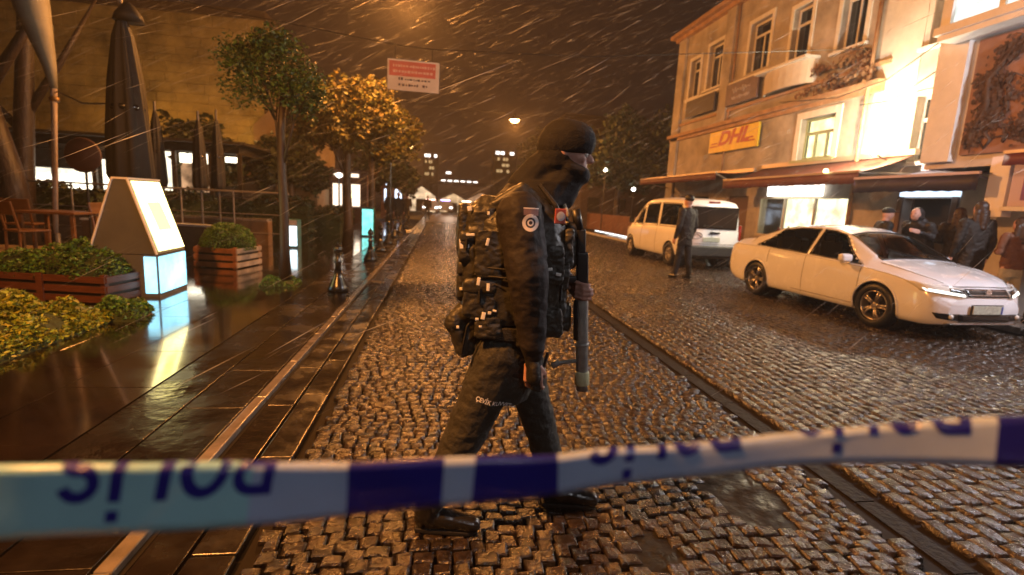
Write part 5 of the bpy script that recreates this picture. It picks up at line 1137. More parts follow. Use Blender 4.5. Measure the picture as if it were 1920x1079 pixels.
m_lens = mat('headlight_lens', (.75, .75, .72), .08, spec=.8, coat=1); m_tail = mat('red_tail_lens', (.25, .01, .008), .15, coat=1); m_seat = mat('dark_seats', (.03, .028, .027), .8); m_plate = mat('pale_number_plate', (.55, .57, .48), .4, noise_s=30, noise_a=.35); m_gap = mat('panel_gap', (.05, .035, .025), .6)

# ---- white sedan
sp = dict(x=(-2.40, 2.20), sm=dict(top=.05, w=.04, wr=.12, belt=.08, low=.08),
  top=[(-2.40, .66), (-2.37, .93), (-2.30, 1.04), (-2.1, 1.09), (-1.75, 1.12), (-1.45, 1.22), (-1.05, 1.37), (-.6, 1.445), (-.1, 1.465), (.25, 1.44), (.55, 1.35), (.9, 1.165), (1.2, 1.005), (1.5, .96), (1.9, .865), (2.06, .81), (2.15, .72), (2.20, .60)],
  belt=[(-2.40, .60), (-2.3, .93), (-2.0, .985), (-1.3, .975), (-.5, .95), (.5, .915), (1.1, .885), (1.6, .83), (2.0, .72), (2.2, .48)],
  w=[(-2.40, .60), (-2.36, .72), (-2.25, .80), (-2.0, .855), (-1.4, .885), (0, .885), (1.3, .885), (1.7, .855), (1.95, .81), (2.08, .75), (2.16, .66), (2.20, .55)],
  wr=[(-2.40, .45), (-2.2, .62), (-1.9, .66), (-1.4, .62), (-1.0, .575), (0, .565), (.5, .58), (.9, .64), (1.2, .70), (1.6, .72), (1.95, .62), (2.2, .35)],
  low=[(-2.4, .42), (-2.2, .27), (-1.9, .20), (1.8, .19), (2.05, .19), (2.2, .25)])
car = Car('sedan', 'white four-door sedan parked at the right kerb with its nose to the camera', 'car', (6.98, 7.72, 0), R(-86.5), sp, m_wpaint); car.t.scale = (.975, .975, .975)
WB = (-1.30, 1.33)
# side glass: front and rear windows, boundaries slanted along the pillars
lerp = lambda a, b_: (lambda t: a + (b_ - a) * (t - 6.08) / (7.9 - 6.08))
A_f = lerp(.98, .42); B_f = lerp(-.06, -.04); C_r = lerp(-.14, -.13); D_r = lerp(-1.42, -.98)
cuts = [(6.08, 7.9, B_f, A_f), (6.08, 7.9, D_r, C_r)]
sed_body = car.body(cuts, [(8.5, .50, 1.16), (8.6, -1.72, -1.02)], WB, .365)
for (f0, f1, nm) in ((B_f, A_f, 'front_side_window'), (D_r, C_r, 'rear_side_window')):
    for g_ in car.patch(nm, m_cglass, 6.02, 7.96, (lambda t, f=f0: f(t) - .03), (lambda t, f=f1: f(t) + .03), .004, nu=20): pass
    brd = [(f0(6.05), 6.05), (f0(7), 7), (f0(7.92), 7.92), ((f0(7.92) + f1(7.92)) / 2, 7.94), (f1(7.92), 7.92), (f1(7), 7), (f1(6.05), 6.05), ((f0(6) + f1(6)) / 2, 6.04), (f0(6.05), 6.05)]
    car.line('window_trim', m_rub, brd, .014, .004)
for side in (1, -1):     # B pillar cover
    pass
car.patch('pillar_cover', m_blkp, 6.05, 7.95, lambda t: C_r(t) - .01, lambda t: B_f(t) + .01, .006, nu=3)
def top_glass(car, name, t0, xa, xb, off, m):
    M_ = MB(); nu, nv = 24, 16
    for i in range(nu + 1):
        x = xa + (xb - xa) * i / nu
        for j in range(-nv, nv + 1):
            side = 1 if j >= 0 else -1; t = 11 - (11 - t0) * abs(j) / nv; n_ = car.N(x, min(t, 10.9), side); n_ = n_ if n_.z > 0 else -n_; M_.v.append(tuple(car.S(x, t, side) + n_ * off))
    w_ = 2 * nv + 1
    for i in range(nu):
        for j in range(w_ - 1): M_.f.append((i * w_ + j, (i + 1) * w_ + j, (i + 1) * w_ + j + 1, i * w_ + j + 1))
    o = M_.build(name, m, car.t, smooth=True)
    b = MB(); ring = [M_.v[j] for j in range(w_)] + [M_.v[i * w_ + w_ - 1] for i in range(nu + 1)] + [M_.v[nu * w_ + j] for j in range(w_ - 1, -1, -1)] + [M_.v[i * w_] for i in range(nu, -1, -1)]
    b.tube(ring[::2] + [ring[0]], .013, 5).build('window_trim', m_rub, car.t, smooth=True); return o
top_glass(car, 'windscreen', 8.4, .48, 1.18, .004, m_cglass); top_glass(car, 'rear_window', 8.5, -1.74, -1.0, .004, m_cglass)
for x in WB:
    for sy in (-1, 1):
        car.wheel(x, sy * .775, steer=0)
        MB().lathe([(.36, -.28), (.372, -.28), (.372, .0), (.36, .0)], 40, cap=False, c= (x, sy * .60 + sy * .14, .33), M=Matrix.Rotation(R(90), 3, 'X') if sy < 0 else Matrix.Rotation(R(-90), 3, 'X')).build('wheel_arch', m_iron, car.t, smooth=True)
# seams, handles, sills
for x, lo, hi in ((1.02, 2.4, 6), (-.10, 2.2, 6), (-1.02, 3.6, 6)): car.line('door_seam', m_gap, [(x + (.04 if lo > 3 else 0) * 0, lo + (hi - lo) * k / 8) for k in range(9)], .0045, .0)
car.line('door_seam', m_gap, [(1.02 - 2.04 * k / 12, 2.3) for k in range(9)], .0045, .0)
car.line('body_crease', m_wpaint, [(1.9 - 4.0 * k / 24, 5.1) for k in range(25)], .010, -.004)
car.patch('sill', m_rub, 1.3, 2.0, lambda t: -.93, lambda t: .96, .008)
for x in (.08, -.92): car.patch('door_handle', m_wpaint, 5.15, 5.38, lambda t, x=x: x, lambda t, x=x: x + .18, .022, nu=6, nv=2)
for side in (1, -1):
    mp_ = car.S(.80, 6.1, side); mr = MB().box((0, 0, 0), (.12, .20, .13)).build('wing_mirror', m_wpaint, car.t, bevel=.045, seg=4); mr.location = (mp_.x, mp_.y + side * .13, mp_.z + .06)
    MB().box((-.062, 0, 0), (.006, .16, .10)).build('mirror_glass', m_chr, mr); MB().tube([(0, -side * .12, -.05), (0, -side * .02, -.05)], .02, 6).build('stalk', m_rub, mr)
# nose
for sy in (-1, 1):
    hl = car.fpatch('headlight', m_lens, [(sy * .36, .615), (sy * .80, .66), (sy * .83, .775), (sy * .36, .715)], .012)
    car.fpatch('headlight_inner', m_blkp, [(sy * .37, .625), (sy * .55, .645), (sy * .55, .72), (sy * .37, .705)], .019, parent=hl, thick=.004)
    car.fpatch('headlight_glint', glow('headlight_glint_glow', (1, .95, .85), 3.0), [(sy * .40, .622), (sy * .78, .665), (sy * .79, .70), (sy * .40, .652)], .022, parent=hl, thick=.004)  # glowing strip stands for light reflected in the headlight lens
    fg = car.fpatch('fog_lamp_recess', m_blkp, [(sy * .42, .30), (sy * .70, .32), (sy * .74, .39), (sy * .42, .39)], .008)
    MB().lathe([(.001, 0), (.04, 0), (.03, .02), (.001, .025)], 14, (car.xfront(sy * .56, .35) + .005, sy * .56, .35), Matrix.Rotation(R(90), 3, 'Y')).build('fog_lamp', m_lens, fg, smooth=True)
gr = car.fpatch('grille', m_blkp, [(-.36, .625), (.36, .625), (.36, .72), (-.36, .72)], .010)
for z in (.645, .675, .705): car.fpatch('grille_bar', m_chr if z != .675 else m_blkp, [(-.35, z - .004), (.35, z - .004), (.35, z + .004), (-.35, z + .004)], .018, parent=gr, nv=1, thick=.008)
car.fpatch('lower_intake', m_blkp, [(-.42, .285), (.42, .285), (.46, .385), (-.46, .385)], .009); car.fpatch('intake_lip', m_chr, [(-.62, .252), (.62, .252), (.62, .262), (-.62, .262)], .016, nv=1, thick=.008)
pl_ = MB().box((0, 0, 0), (.012, .50, .115)).build('number_plate', m_plate, car.t, bevel=.004); pl_.location = (2.235, 0, .45); MB().box((.0065, .235, 0), (.001, .03, .1)).build('plate_band', mat('plate_blue', (.02, .05, .3), .5), pl_)
MB().box((-.012, 0, 0), (.012, .53, .14)).build('plate_frame', m_rub, pl_)
em = MB(); em.lathe([(.052, -.004), (.060, 0), (.052, .004)], 26, (0, 0, 0), Matrix.Rotation(R(90), 3, 'Y')); 
for a_, b_ in (((-.026, .05 * .8), (0, .005)), ((.026, .05 * .8), (0, .005)), ((-.045, .012), (-.02, -.042)), ((-.02, -.042), (0, -.005)), ((0, -.005), (.02, -.042)), ((.02, -.042), (.045, .012))): em.tube([(0, a_[0], a_[1]), (0, b_[0], b_[1])], .006, 5)
eo = em.build('emblem', m_chr, car.t, smooth=True); eo.location = (car.xfront(0, .675) + .03, 0, .677)
car.line('bonnet_seam', m_gap, [(1.22 + .80 * k / 10, 7.6 + .25 * k / 10) for k in range(11)], .005, .0); car.fpatch('bonnet_edge_seam', m_gap, [(-.60, .742), (.60, .742), (.60, .749), (-.60, .749)], .002, nv=1, thick=.004)
for sy in (-1, 1): car.patch('tail_lamp', m_tail, 4.6, 6.6, lambda t: -2.36, lambda t: -2.08, .008, sides=(sy,), nu=8, nv=5)
wp = MB().tube([(1.17, .1, 1.03), (.98, -.40, 1.14)], .007, 5).tube([(1.17, .55, 1.01), (1.02, .02, 1.13)], .007, 5).build('wiper', m_rub, car.t)
# cabin
for x, y in ((.12, -.36), (.12, .36), (-.85, -.36), (-.85, .36)): MB().box((x, y, .52), (.5, .48, .18)).box((x - .27, y, .86), (.14, .46, .62)).box((x - .31, y, 1.20), (.09, .24, .17)).build('seat', m_seat, car.t, bevel=.03)
MB().box((.82, 0, .82), (.42, 1.38, .16)).build('dashboard', m_seat, car.t, bevel=.04); MB().lathe([(.17, -.012), (.19, 0), (.17, .012)], 20, (.52, .36, .92), Matrix.Rotation(R(62), 3, 'Y')).build('steering_wheel', m_rub, car.t, smooth=True)
MB().bx(-1.9, 1.9, -.7, .7, .22, .30).build('floor_pan', m_iron, car.t)

# ---- white van seen from behind
sv = dict(x=(-2.05, 2.20), sm=dict(top=.06, w=.05, wr=.08, belt=.08, low=.08),
  top=[(-2.05, 1.72), (-2.02, 1.80), (-1.95, 1.86), (-1.5, 1.90), (-.5, 1.92), (.3, 1.90), (.7, 1.80), (1.0, 1.60), (1.35, 1.30), (1.5, 1.18), (1.9, 1.05), (2.1, .92), (2.2, .66)],
  belt=[(-2.05, 1.06), (0, 1.05), (1.0, 1.02), (1.5, .98), (1.9, .90), (2.1, .78), (2.2, .55)],
  w=[(-2.05, .82), (-2.0, .86), (-1.8, .885), (0, .89), (1.5, .885), (1.9, .80), (2.1, .66), (2.2, .5)],
  wr=[(-2.05, .70), (-1.9, .745), (0, .75), (.7, .72), (1.3, .72), (1.7, .72), (2.2, .45)],
  low=[(-2.05, .46), (-1.9, .30), (-1.6, .24), (1.9, .24), (2.2, .32)])
van = Car('van', 'white high-roofed van with dark rear glass parked ahead of the sedan', 'van', (7.25, 14.95, 0), R(91.5), sv, m_vpaint)
WV = (-1.40, 1.35)
l2 = lambda a, b_: (lambda t: a + (b_ - a) * (t - 6.15) / (7.8 - 6.15))
vc = [(6.15, 7.8, l2(.62, .60), l2(1.28, .86)), (6.15, 7.8, l2(-.42, -.42), l2(.48, .48)), (6.15, 7.8, l2(-1.78, -1.74), l2(-.58, -.58))]
van.body(vc, [(8.5, .82, 1.40)], WV, .375)
for a_, b_, c_, d_ in vc:
    van.patch('side_window', m_cglass, 6.08, 7.88, (lambda t, f=c_: f(t) - .03), (lambda t, f=d_: f(t) + .03), .004)
    van.line('window_trim', m_rub, [(c_(6.12), 6.12), (c_(7.84), 7.84), (d_(7.84), 7.84), (d_(6.12), 6.12), (c_(6.12), 6.12)], .014, .004)
top_glass(van, 'windscreen', 8.4, .80, 1.42, .004, m_cglass)
for x in WV:
    for sy in (-1, 1):
        van.wheel(x, sy * .79, rimr=.20, spokes=7)
        MB().lathe([(.37, -.28), (.382, -.28), (.382, .0), (.37, .0)], 40, cap=False, c= (x, sy * .745, .33), M=Matrix.Rotation(R(90), 3, 'X') if sy < 0 else Matrix.Rotation(R(-90), 3, 'X')).build('wheel_arch', m_iron, van.t, smooth=True)
for x in (.56, -.50): van.line('door_seam', m_gap, [(x, 2.3 + 3.7 * k / 8) for k in range(9)], .005, 0)
van.patch('side_rub_strip', m_rub, 3.0, 3.35, lambda t: -1.0, lambda t: .95, .012, nu=10, nv=2); van.patch('sill', m_rub, 1.4, 2.1, lambda t: -1.0, lambda t: .95, .008)
for x in (.66, -.46): van.patch('door_handle', m_rub, 5.1, 5.35, lambda t, x=x: x, lambda t, x=x: x + .16, .02, nu=6, nv=2)
tg = MB().box((-2.062, 0, 1.38), (.02, 1.44, .60)).build('rear_window', m_blkp, van.t, bevel=.04, seg=3)
MB().box((-2.075, 0, 1.38), (.006, 1.34, .50)).build('rear_glass', mat('dark_rear_glass', (.012, .012, .014), .06, spec=.9), tg, bevel=.002)
MB().box((-2.09, .02, 1.16), (.02, .55, .03)).build('rear_wiper', m_rub, tg)
MB().box((-2.03, 0, .48), (.17, 1.70, .30)).build('rear_bumper', mat('dark_plastic_bumper', (.035, .033, .032), .5), van.t, bevel=.05, seg=3)
for sy in (-1, 1): MB().box((-2.03, sy * .83, 1.0), (.05, .10, .42)).build('tail_lamp', m_tail, van.t, bevel=.02)
MB().box((-2.075, -.08, .98), (.015, .30, .05)).build('door_handle', m_rub, van.t, bevel=.005); MB().box((-2.065, .0, .80), (.012, .50, .12)).build('number_plate', m_plate, van.t, bevel=.003)
MB().tube([(-2.06, -.0, .70), (-2.06, -.0, 1.06)], .004, 5).tube([(-2.06, -.78, .68), (-2.06, .78, .68)], .005, 5).build('tailgate_seam', m_gap, van.t)
lg = MB(); lg.tube([(-2.068, .48 + .20 * math.cos(a), .90 + .085 * math.sin(a)) for a in [2 * PI * k / 20 for k in range(21)]], .012, 5).tube([(-2.068, .30, .86), (-2.068, .45, .95), (-2.068, .52, .88), (-2.068, .66, .95)], .012, 5); lg.build('oval_logo', mat('grey_logo', (.2, .2, .25), .5), van.t)
for sy in (-1, 1):
    m2_ = MB().box((0, 0, 0), (.12, .16, .2)).build('wing_mirror', m_rub, van.t, bevel=.04, seg=3); m2_.location = (1.1, sy * 1.0, 1.18); van.fpatch('headlight', m_lens, [(sy * .42, .70), (sy * .76, .74), (sy * .78, .95), (sy * .42, .85)], .01)
for x, y in ((.3, -.38), (.3, .38), (-.7, 0)): MB().box((x, y, .72), (.5, .5 if y else 1.3, .2)).box((x - .26, y, 1.08), (.14, .48 if y else 1.3, .6)).build('seat', m_seat, van.t, bevel=.03)
MB().bx(-1.9, 1.9, -.75, .75, .26, .34).build('floor_pan', m_iron, van.t); MB().box((-2.03, 0, 1.80), (.06, .3, .04)).build('brake_light', m_tail, van.t)

# =================================================================== FAR END OF THE STREET
far_lit = glow('far_lamp_white', (1, .93, .85), 3.5, listed=False); far_y = glow('far_window_yellow', (1, .66, .30), .7, listed=False)
m_far = mat('far_dark_mass', (.05, .035, .025), .9, noise_s=.5)
for lab, x, y, W, H, rows in (('far tower with yellow lit top floors left of the road axis', -2.9, 150, 4.2, 14.2, 4), ('far tower block with lit floors behind the officer\'s shoulder', 18.3, 150, 6.5, 16.2, 4)):
    t = thing('tower_block', lab, 'building', (x, y, 0)); MB().bx(-W / 2, W / 2, 0, 6, 0, H).build('wall', m_far, t)
    for k in range(rows):
        z = H - 1.0 - k * 1.7; L = W * (.86, .5, .7, .6)[k % 4]; o_x = (0, -.6, .3, -.4)[k]
        for q in range(4):
            if (k + q) % 3 != 2: MB().bx(-L / 2 + o_x + q * L / 4, -L / 2 + o_x + q * L / 4 + L / 5, -.1, 0, z, z + .8).build('window', far_y if k else far_lit, t)
br = thing('far_bridge_lights', 'far horizontal gantry carrying a row of white lights', 'bridge', (5, 110, 0)); MB().bx(-8, 8, 0, 1, 4.6, 5.2).build('deck', m_far, br)
for x in (-7, 7): MB().bx(x - .3, x + .3, 0, 1, 0, 4.6).build('pier', m_far, br)
for k in range(6): MB().bx(-4.9 + k * 1.35, -4.0 + k * 1.35, -.1, 0, 5.35, 5.6).build('lamp', far_lit, br)
cl = MB().bx(-3.9, -2.9, -.1, 0, 6.9, 7.3).build('lamp', far_lit, br)
def tent(lab, x, y, W, H, c, e):
    t = thing('lit_tent', lab, 'tent', (x, y, 0)); MB().prism([(-W / 2, 0), (W / 2, 0), (W / 2, H * .62), (0, H), (-W / 2, H * .62)], Matrix(((1, 0, 0, 0), (0, 0, 3, 0), (0, 1, 0, 0), (0, 0, 0, 1)))).build('canvas', glow('tent_glow', c, e, noise_s=1.2, na=.5), t, fixn=True)
    MB().bx(-W * .2, W * .15, -.06, 0, 0, H * .5).build('opening', m_dark, t)
tent('glowing cream tent at the far left end of the road', -2.2, 62, 3.2, 2.9, (1, .70, .42), .9); tent('low warm-lit tent in the far middle of the road', 1.6, 64, 3.6, 2.3, (1, .66, .36), .75); tent('farthest lit stall on the right of the road axis', 5.6, 70, 4, 2.6, (1, .55, .3), .5)
for k, (x, y, c, lb) in enumerate(((.6, 58, (.45, .35, 1), 'far car with blue-violet flashing lights in the road'), (2.9, 56, (1, .75, .5), 'far car with warm headlights behind the officer'), (-1.0, 54, (1, .5, .4), 'far car with reddish lamps near the tents'))):
    t = thing('far_car', lb, 'car', (x, y, 0)); MB().prism([(-.85, .3), (.85, .3), (.88, .85), (.62, 1.35), (-.62, 1.35), (-.88, .85)], Matrix(((1, 0, 0, 0), (0, 0, 4, 0), (0, 1, 0, 0), (0, 0, 0, 1)))).build('body', mat('far_car_paint', (.2, .2, .22), .3), t, fixn=True)
    g_ = glow('far_car_lamp', (1, .95, .85), 6, listed=False)
    for s_ in (-1, 1): MB().bx(s_ * .62 - .14, s_ * .62 + .14, -.03, 0, .55, .72).build('headlight', g_, t); MB().bx(s_ * .7 - .1, s_ * .7 + .1, -.05, .2, 0, .3).build('wheel', m_tyre, t)
    MB().bx(-.5, .5, 1.4, 1.7, 1.36, 1.47).build('light_bar', glow('flash_bar', c, 8, listed=False), t)
light('POINT', (1, 52, 3), 260, (1, .7, .5), None, .5).name = 'tent_light'
# dark mass on the far right with low wall
for lab, x, y, W, D, H in (('dark unlit building beyond the tan building', 15.0, 44, 9, 14, 9), ('low dark shed beyond the right kerb', 12.2, 34, 5.5, 5, 3.6)):
    t = thing('dark_building', lab, 'building', (x, y, 0)); MB().bx(-W / 2, W / 2, 0, D, 0, H).build('wall', mat('dark_stucco', (.05, .032, .024), .85, noise_s=.8, noise_a=.4), t); MB().bx(-W / 2 - .2, W / 2 + .2, -.2, D, H, H + .25).build('roof', m_far, t)
    for k in range(3): MB().bx(-W / 2 + .5 + k * W / 3, -W / 2 + 1.3 + k * W / 3, -.04, 0, H * .35, H * .6).build('window', m_glassd, t)
for i, (x, y, lb) in enumerate(((10.6, 30, 'dark tree left of the tan building corner'), (9.9, 38, 'tall dark tree behind the low shed'), (13.5, 29, 'dark tree touching the tan building corner'), (8.9, 47, 'dark far tree over the right kerb'))):
    tree(lb, (x, y, .02), 3.2 + i * .3, .2, [((0, 0, 4.6 + i * .5), (1.9, 1.7, 1.9)), ((1.1, .2, 3.6), (1.3, 1.2, 1.2)), ((-1.2, .1, 3.8), (1.2, 1.2, 1.1)), ((.2, 0, 6.2), (1.2, 1.1, 1.1))], m_leafd, 6500, .24, 70 + i)
ff = thing('low_wall', 'low dark brown wall running behind the far white kerb', 'wall', (10.2, 33, 0)); MB().bx(-.2, .2, -8, 12, 0, 1.1).build('wall_body', mat('brown_low_wall', (.16, .07, .04), .7, noise_s=1.5, noise_a=.4), ff)
kl = thing('kerb_glow_strip', 'row of shop light falling low behind the white kerb', 'lamp', (9.3, 27, .1)); kl['label'] = 'low glowing strip added for shop light behind the far right kerb'  # glowing strip added in place of shop light falling by the kerb
MB().bx(-.06, .06, -3.5, 2.5, 0, .07).build('housing', m_iron, kl); MB().bx(-.075, -.06, -3.5, 2.5, .01, .06).build('bulb_glass', glow('strip_glow', (.95, 1, .95), 3), kl)

# hanging information board over the road
hb = thing('hanging_board', 'red and white board with dark writing hanging over the left of the road', 'sign', (-.66, 12, 4.14), R(2))
MB().box((0, 0, 0), (1.12, .05, .64)).build('panel', mat('pale_board', (.60, .50, .42), .5, noise_s=3, noise_a=.15), hb, bevel=.01)
MB().box((-.02, -.028, .135), (1.0, .006, .31)).build('red_field', mat('red_board', (.50, .10, .08), .5, noise_s=3, noise_a=.2), hb)
MB().box((.0, -.03, .308), (1.10, .012, .02)).build('top_edge', m_white, hb)
ln = MB()
def dashes(x0, x1, z, h, seed):
    rr = random.Random(seed); x = x0
    ln = MB()
    while x < x1: w_ = rr.uniform(.025, .06); ln.box((x + w_ / 2, -.034, z), (w_, .004, h * rr.uniform(.6, 1))); x += w_ + rr.uniform(.008, .03)
    ln.build('lettering', mat('pink_print', (.62, .36, .30), .5) if z > 0 else mat('dark_print', (.05, .03, .05), .5), hb)
dashes(-.44, .42, .19, .055, 1); dashes(-.44, .38, .075, .055, 2); 
dashes(-.32, -.25, -.075, .07, 3); dashes(-.18, .36, -.085, .04, 4); dashes(-.32, .12, -.20, .055, 5); dashes(.2, .28, -.20, .055, 6)
MB().tube([(-8, 0, 1.5), (-4, 0, .95), (-.4, 0, .62), (.4, 0, .60), (4, 0, .80), (11.3, 0, 1.7)], .009, 5).build('span_cable', m_cable, hb)
MB().tube([(-.4, 0, .32), (-.4, 0, .62)], .008, 5).tube([(.4, 0, .32), (.4, 0, .60)], .008, 5).build('hanger', m_cable, hb)
for lab, pts in (('thin black cable sagging in front of the pale pilaster', [(10.9, 16, 5.2), (10.5, 13, 4.75), (10.1, 11, 4.75), (9.6, 9.2, 5.1)]), ('thin black cable rising to the bay window', [(10.8, 12.5, 4.5), (10.3, 11, 4.3), (9.6, 9.0, 4.62)])):
    MBc = thing('overhead_cable', lab, 'cable', pts[0]); MB().tube([Vector(p) - Vector(pts[0]) for p in pts], .012, 5).build('cable', m_cable, MBc, smooth=True)

# =================================================================== POLICE TAPE
# lower edge of the tape: x, y, z, visible height, and the running length is measured along it
E_ = [(-2.3, .70, 1.155, .070), (-1.4, .62, 1.14, .072), (-.75, .53, 1.145, .072), (-.42, .497, 1.158, .073), (-.3987, .4942, 1.1627, .0725), (-.2641, .4956, 1.1616, .070), (-.1695, .5093, 1.1560, .066), (-.0865, .5206, 1.1560, .058), (.0142, .5166, 1.1665, .0535), (.0850, .5175, 1.1687, .051), (.1465, .5170, 1.1725, .046), (.18, .52, 1.183, .0435), (.2995, .5140, 1.1935, .038), (.4222, .5000, 1.2150, .0365), (.5260, .4650, 1.2330, .0440), (.6210, .4150, 1.2530, .055), (.70, .36, 1.268, .060), (1.3, .05, 1.27, .065), (2.2, -.5, 1.28, .07)]
tape = thing('barrier_tape', 'white police barrier tape with blue blocks and upside-down POLİS print across the foreground', 'barrier tape', (0, 0, 0))
Ea = np.array(E_); s_acc = np.concatenate([[0], np.cumsum(np.linalg.norm(np.diff(Ea[:, :3], axis=0), axis=1))])
def ev(s):
    return np.array([float(smooth1(s_acc, Ea[:, k], np.array([s]), .03)[0]) for k in range(4)])
SZ = None
def s_of_x(x): return float(np.interp(x, Ea[:, 0], s_acc))
evc = {}
def tape_pt(s, v, off=0):
    k = round(s, 4)
    if k not in evc:
        p = ev(s); q = ev(s + .01); t = (q - p)[:3]; t /= np.linalg.norm(t); up = np.array([0, 0, 1.]) - t * t[2]; up /= np.linalg.norm(up); nb = np.cross(up, t); nb /= np.linalg.norm(nb); nb = nb if nb[1] < 0 else -nb; evc[k] = (p, t, up, nb)
    p, t, up, nb = evc[k]; Hh = p[3]; r = .0065
    wob = .0012 * math.sin(s * 23) + .0008 * math.sin(s * 61 + v * 40)
    if v < Hh - r: pos = p[:3] + up * v + nb * (wob * v / .07); n_ = nb
    else:
        a = (v - (Hh - r)) / r
        if a < PI: pos = p[:3] + up * (Hh - r + r * math.sin(a)) - nb * (r - r * math.cos(a)) + nb * wob; n_ = nb * math.cos(a) + up * math.sin(a)
        else: pos = p[:3] + up * max(Hh - r - (a - PI) * r, .006) - nb * 2 * r; n_ = -nb
    return pos + n_ * off
def tape_mat(name, col, tr=.35):
    m = mat(name, col, .28, spec=.6, noise_s=9, noise_a=.08, bump=.12, bump_s=14); m.node_tree.nodes['Principled BSDF'].inputs['Alpha'].default_value = .86; return m
tm_w = tape_mat('white_tape_plastic', (.38, .49, .72)); tm_c = tape_mat('pale_cyan_tape_print', (.32, .62, .72)); tm_b = tape_mat('blue_tape_print', (.014, .016, .24))
xb = {n_: s_of_x(x) for n_, x in dict(c=-.186, b0=-.0885, b1=.0135, b2=.0465, b3=.146, b4=.600).items()}
def tcol(s):
    if s < xb['c']: return 1
    if xb['b0'] < s < xb['b1'] or xb['b2'] < s < xb['b3'] or s > xb['b4']: return 2
    return 0
ss = sorted(set(list(np.arange(0, s_acc[-1], .012)) + list(xb.values()))); vv_ = list(np.linspace(0, .03, 4)) + list(np.linspace(.034, .10, 34))
def slant(s, v): return s + .10 * (v - .03)
V = [tuple(tape_pt(slant(s, v) if .8 < s < 3.2 else s, v)) for s in ss for v in vv_]; nv_ = len(vv_); F_ = []; mi = []
for i in range(len(ss) - 1):
    c_ = tcol((ss[i] + ss[i + 1]) / 2)
    for j in range(nv_ - 1): a = i * nv_ + j; F_.append((a, a + nv_, a + nv_ + 1, a + 1)); mi.append(c_)
me = bpy.data.meshes.new('band'); me.from_pydata(V, [], F_); [me.materials.append(m) for m in (tm_w, tm_c, tm_b)]; me.polygons.foreach_set('material_index', mi); me.update(); me.shade_smooth()
bo = link(bpy.data.objects.new('band', me), tape); q = bo.modifiers.new('s', 'SOLIDIFY'); q.thickness = .0004
m_ink = mat('blue_lettering_ink', (.014, .014, .22), .35)
def stroke(M_, pts, wd, closed=False):
    n = len(pts); P = [Vector(p) for p in pts]; k = len(M_.v)
    for i in range(n):
        a, b = (P[i - 1] if i or closed else P[i]), (P[(i + 1) % n] if i < n - 1 or closed else P[i]); t = (b - a).normalized(); nn = Vector((-t.y, t.x))
        for f in (-.5, 0, .5): q = P[i] + nn * wd * f; M_.v.append((q.x, q.y, 0))
    for i in range(n if closed else n - 1):
        a, b = k + 3 * i, k + 3 * ((i + 1) % n)
        M_.f += [(a, b, b + 1, a + 1), (a + 1, b + 1, b + 2, a + 2)]
def seg(a, b, n=10): return [(a[0] + (b[0] - a[0]) * i / n, a[1] + (b[1] - a[1]) * i / n) for i in range(n + 1)]
def arc(cx, cy_, rx, ry, a0, a1, n=16): return [(cx + rx * math.cos(R(a0 + (a1 - a0) * i / n)), cy_ + ry * math.sin(R(a0 + (a1 - a0) * i / n))) for i in range(n + 1)]
def tape_text(x_right, W, v_top, hgt):
    M_ = MB(); w_ = .19
    stroke(M_, seg((.10, 0), (.10, 1), 14), w_); stroke(M_, seg((.10, .91), (.36, .91), 4) + arc(.36, .67, .24, .24, 88, -88, 12) + seg((.36, .43), (.10, .43), 4), .18)     # P
    stroke(M_, arc(1.13, .5, .29, .41, 0, 345, 23), w_, True)                                                                                                        # O
    stroke(M_, seg((1.72, 1), (1.72, 0), 14), w_); stroke(M_, seg((1.72, .09), (2.1, .09), 5), .18)                                                                   # L
    stroke(M_, seg((2.40, 0), (2.40, 1), 14), w_); stroke(M_, seg((2.40, 1.13), (2.40, 1.32), 4), w_)                                                                  # I with its dot
    stroke(M_, arc(2.95, .70, .22, .21, 15, 180, 10) + arc(2.95, .70, .22, .21, 200, 262, 4) + arc(2.95, .29, .23, .21, 82, -10, 7) + arc(2.95, .29, .23, .21, -30, -170, 9), .18)   # S
    me = M_.mesh('lettering'); sr = s_of_x(x_right); k = W / 3.2
    for v in me.vertices:
        x, y = v.co.x + .20 * (v.co.y - .5), v.co.y; v.co = Vector(tape_pt(sr - x * k, max(v_top + (1 - y) * hgt, .001), .0009))
    me.materials.append(m_ink); me.update(); return link(bpy.data.objects.new('lettering', me), tape)
tape_text(-.160, .186, .034, .066); tape_text(.365, .180, .0265, .066); tape_text(.585, .17, .035, .066)

# =================================================================== FALLING SNOW, drawn out into streaks
rs = np.random.RandomState(12); n = 12000
d = np.array([-.80, -.22, -.46]); d /= np.linalg.norm(d)
C_ = np.stack([rs.uniform(-13, 13, n), rs.uniform(1.4, 26, n), rs.uniform(0, 11, n)], 1)
C_[:, 0] += C_[:, 1] * .15; dist = np.linalg.norm(C_ - [0, 0, 1.5], axis=1)
L = rs.gamma(2.0, .105, n) * (1 + dist * .08); rad_ = rs.gamma(3, .00025, n) * (1 + dist * .09)
dd = d + rs.normal(0, .10, (n, 3)); dd /= np.linalg.norm(dd, axis=1)[:, None]; e1 = np.cross(dd, [0, 0, 1.]); e1 /= np.linalg.norm(e1, axis=1)[:, None]; e2 = np.cross(dd, e1)
vs3 = []
for k in range(3): a = 2 * PI * k / 3; vs3.append(C_ + (e1 * math.cos(a) + e2 * math.sin(a)) * rad_[:, None])
V = np.stack([C_ - dd * L[:, None] / 2, vs3[0], vs3[1], vs3[2], C_ + dd * L[:, None] / 2], 1).reshape(-1, 3)
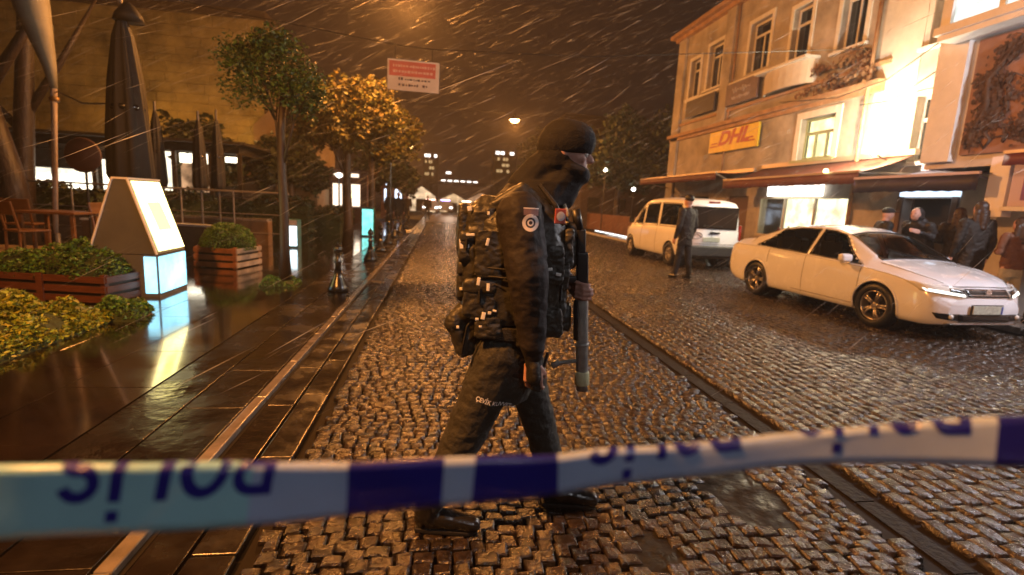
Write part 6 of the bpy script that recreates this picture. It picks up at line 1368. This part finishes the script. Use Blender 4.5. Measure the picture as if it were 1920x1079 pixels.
base = np.array([(0, 2, 1), (0, 3, 2), (0, 1, 3), (4, 1, 2), (4, 2, 3), (4, 3, 1)]); F_ = (base[None] + 5 * np.arange(n)[:, None, None]).reshape(-1, 3)
me = bpy.data.meshes.new('snowfall'); me.vertices.add(len(V)); me.vertices.foreach_set('co', V.ravel().astype(np.float32)); me.loops.add(F_.size); me.loops.foreach_set('vertex_index', F_.ravel().astype(np.int32))
me.polygons.add(len(F_)); me.polygons.foreach_set('loop_start', (np.arange(len(F_)) * 3).astype(np.int32)); me.update(calc_edges=True)
ms = bpy.data.materials.new('driven_snow'); ms.use_nodes = True; t_ = ms.node_tree; t_.nodes.clear(); o_ = t_.nodes.new('ShaderNodeOutputMaterial'); mx = t_.nodes.new('ShaderNodeMixShader'); a_ = t_.nodes.new('ShaderNodeBsdfTransparent'); b_ = t_.nodes.new('ShaderNodeBsdfDiffuse'); c_ = t_.nodes.new('ShaderNodeBsdfTranslucent'); m2 = t_.nodes.new('ShaderNodeMixShader')
b_.inputs[0].default_value = (.9, .9, .9, 1); c_.inputs[0].default_value = (.9, .9, .9, 1); mx.inputs[0].default_value = .4; m2.inputs[0].default_value = .5
t_.links.new(b_.outputs[0], m2.inputs[1]); t_.links.new(c_.outputs[0], m2.inputs[2]); t_.links.new(a_.outputs[0], mx.inputs[1]); t_.links.new(m2.outputs[0], mx.inputs[2]); t_.links.new(mx.outputs[0], o_.inputs[0])
me.materials.append(ms); tag(link(bpy.data.objects.new('snowfall', me)), 'slanting slivers shaped as blurred streaks of sleet filling the air', 'snowfall', kind='stuff')

# haze of wet air
hz = MB().bx(-60, 60, -12, 175, -1.4, 24).build('haze', None); tag(hz, 'thin wet haze over the whole street', 'haze', kind='stuff')
mh = bpy.data.materials.new('wet_air'); mh.use_nodes = True; t_ = mh.node_tree; t_.nodes.clear(); o_ = t_.nodes.new('ShaderNodeOutputMaterial'); pv_ = t_.nodes.new('ShaderNodeVolumePrincipled')
pv_.inputs['Color'].default_value = (.92, .9, .9, 1); pv_.inputs['Density'].default_value = .0018; pv_.inputs['Anisotropy'].default_value = .35; t_.links.new(pv_.outputs[0], o_.inputs['Volume']); hz.data.materials.append(mh)
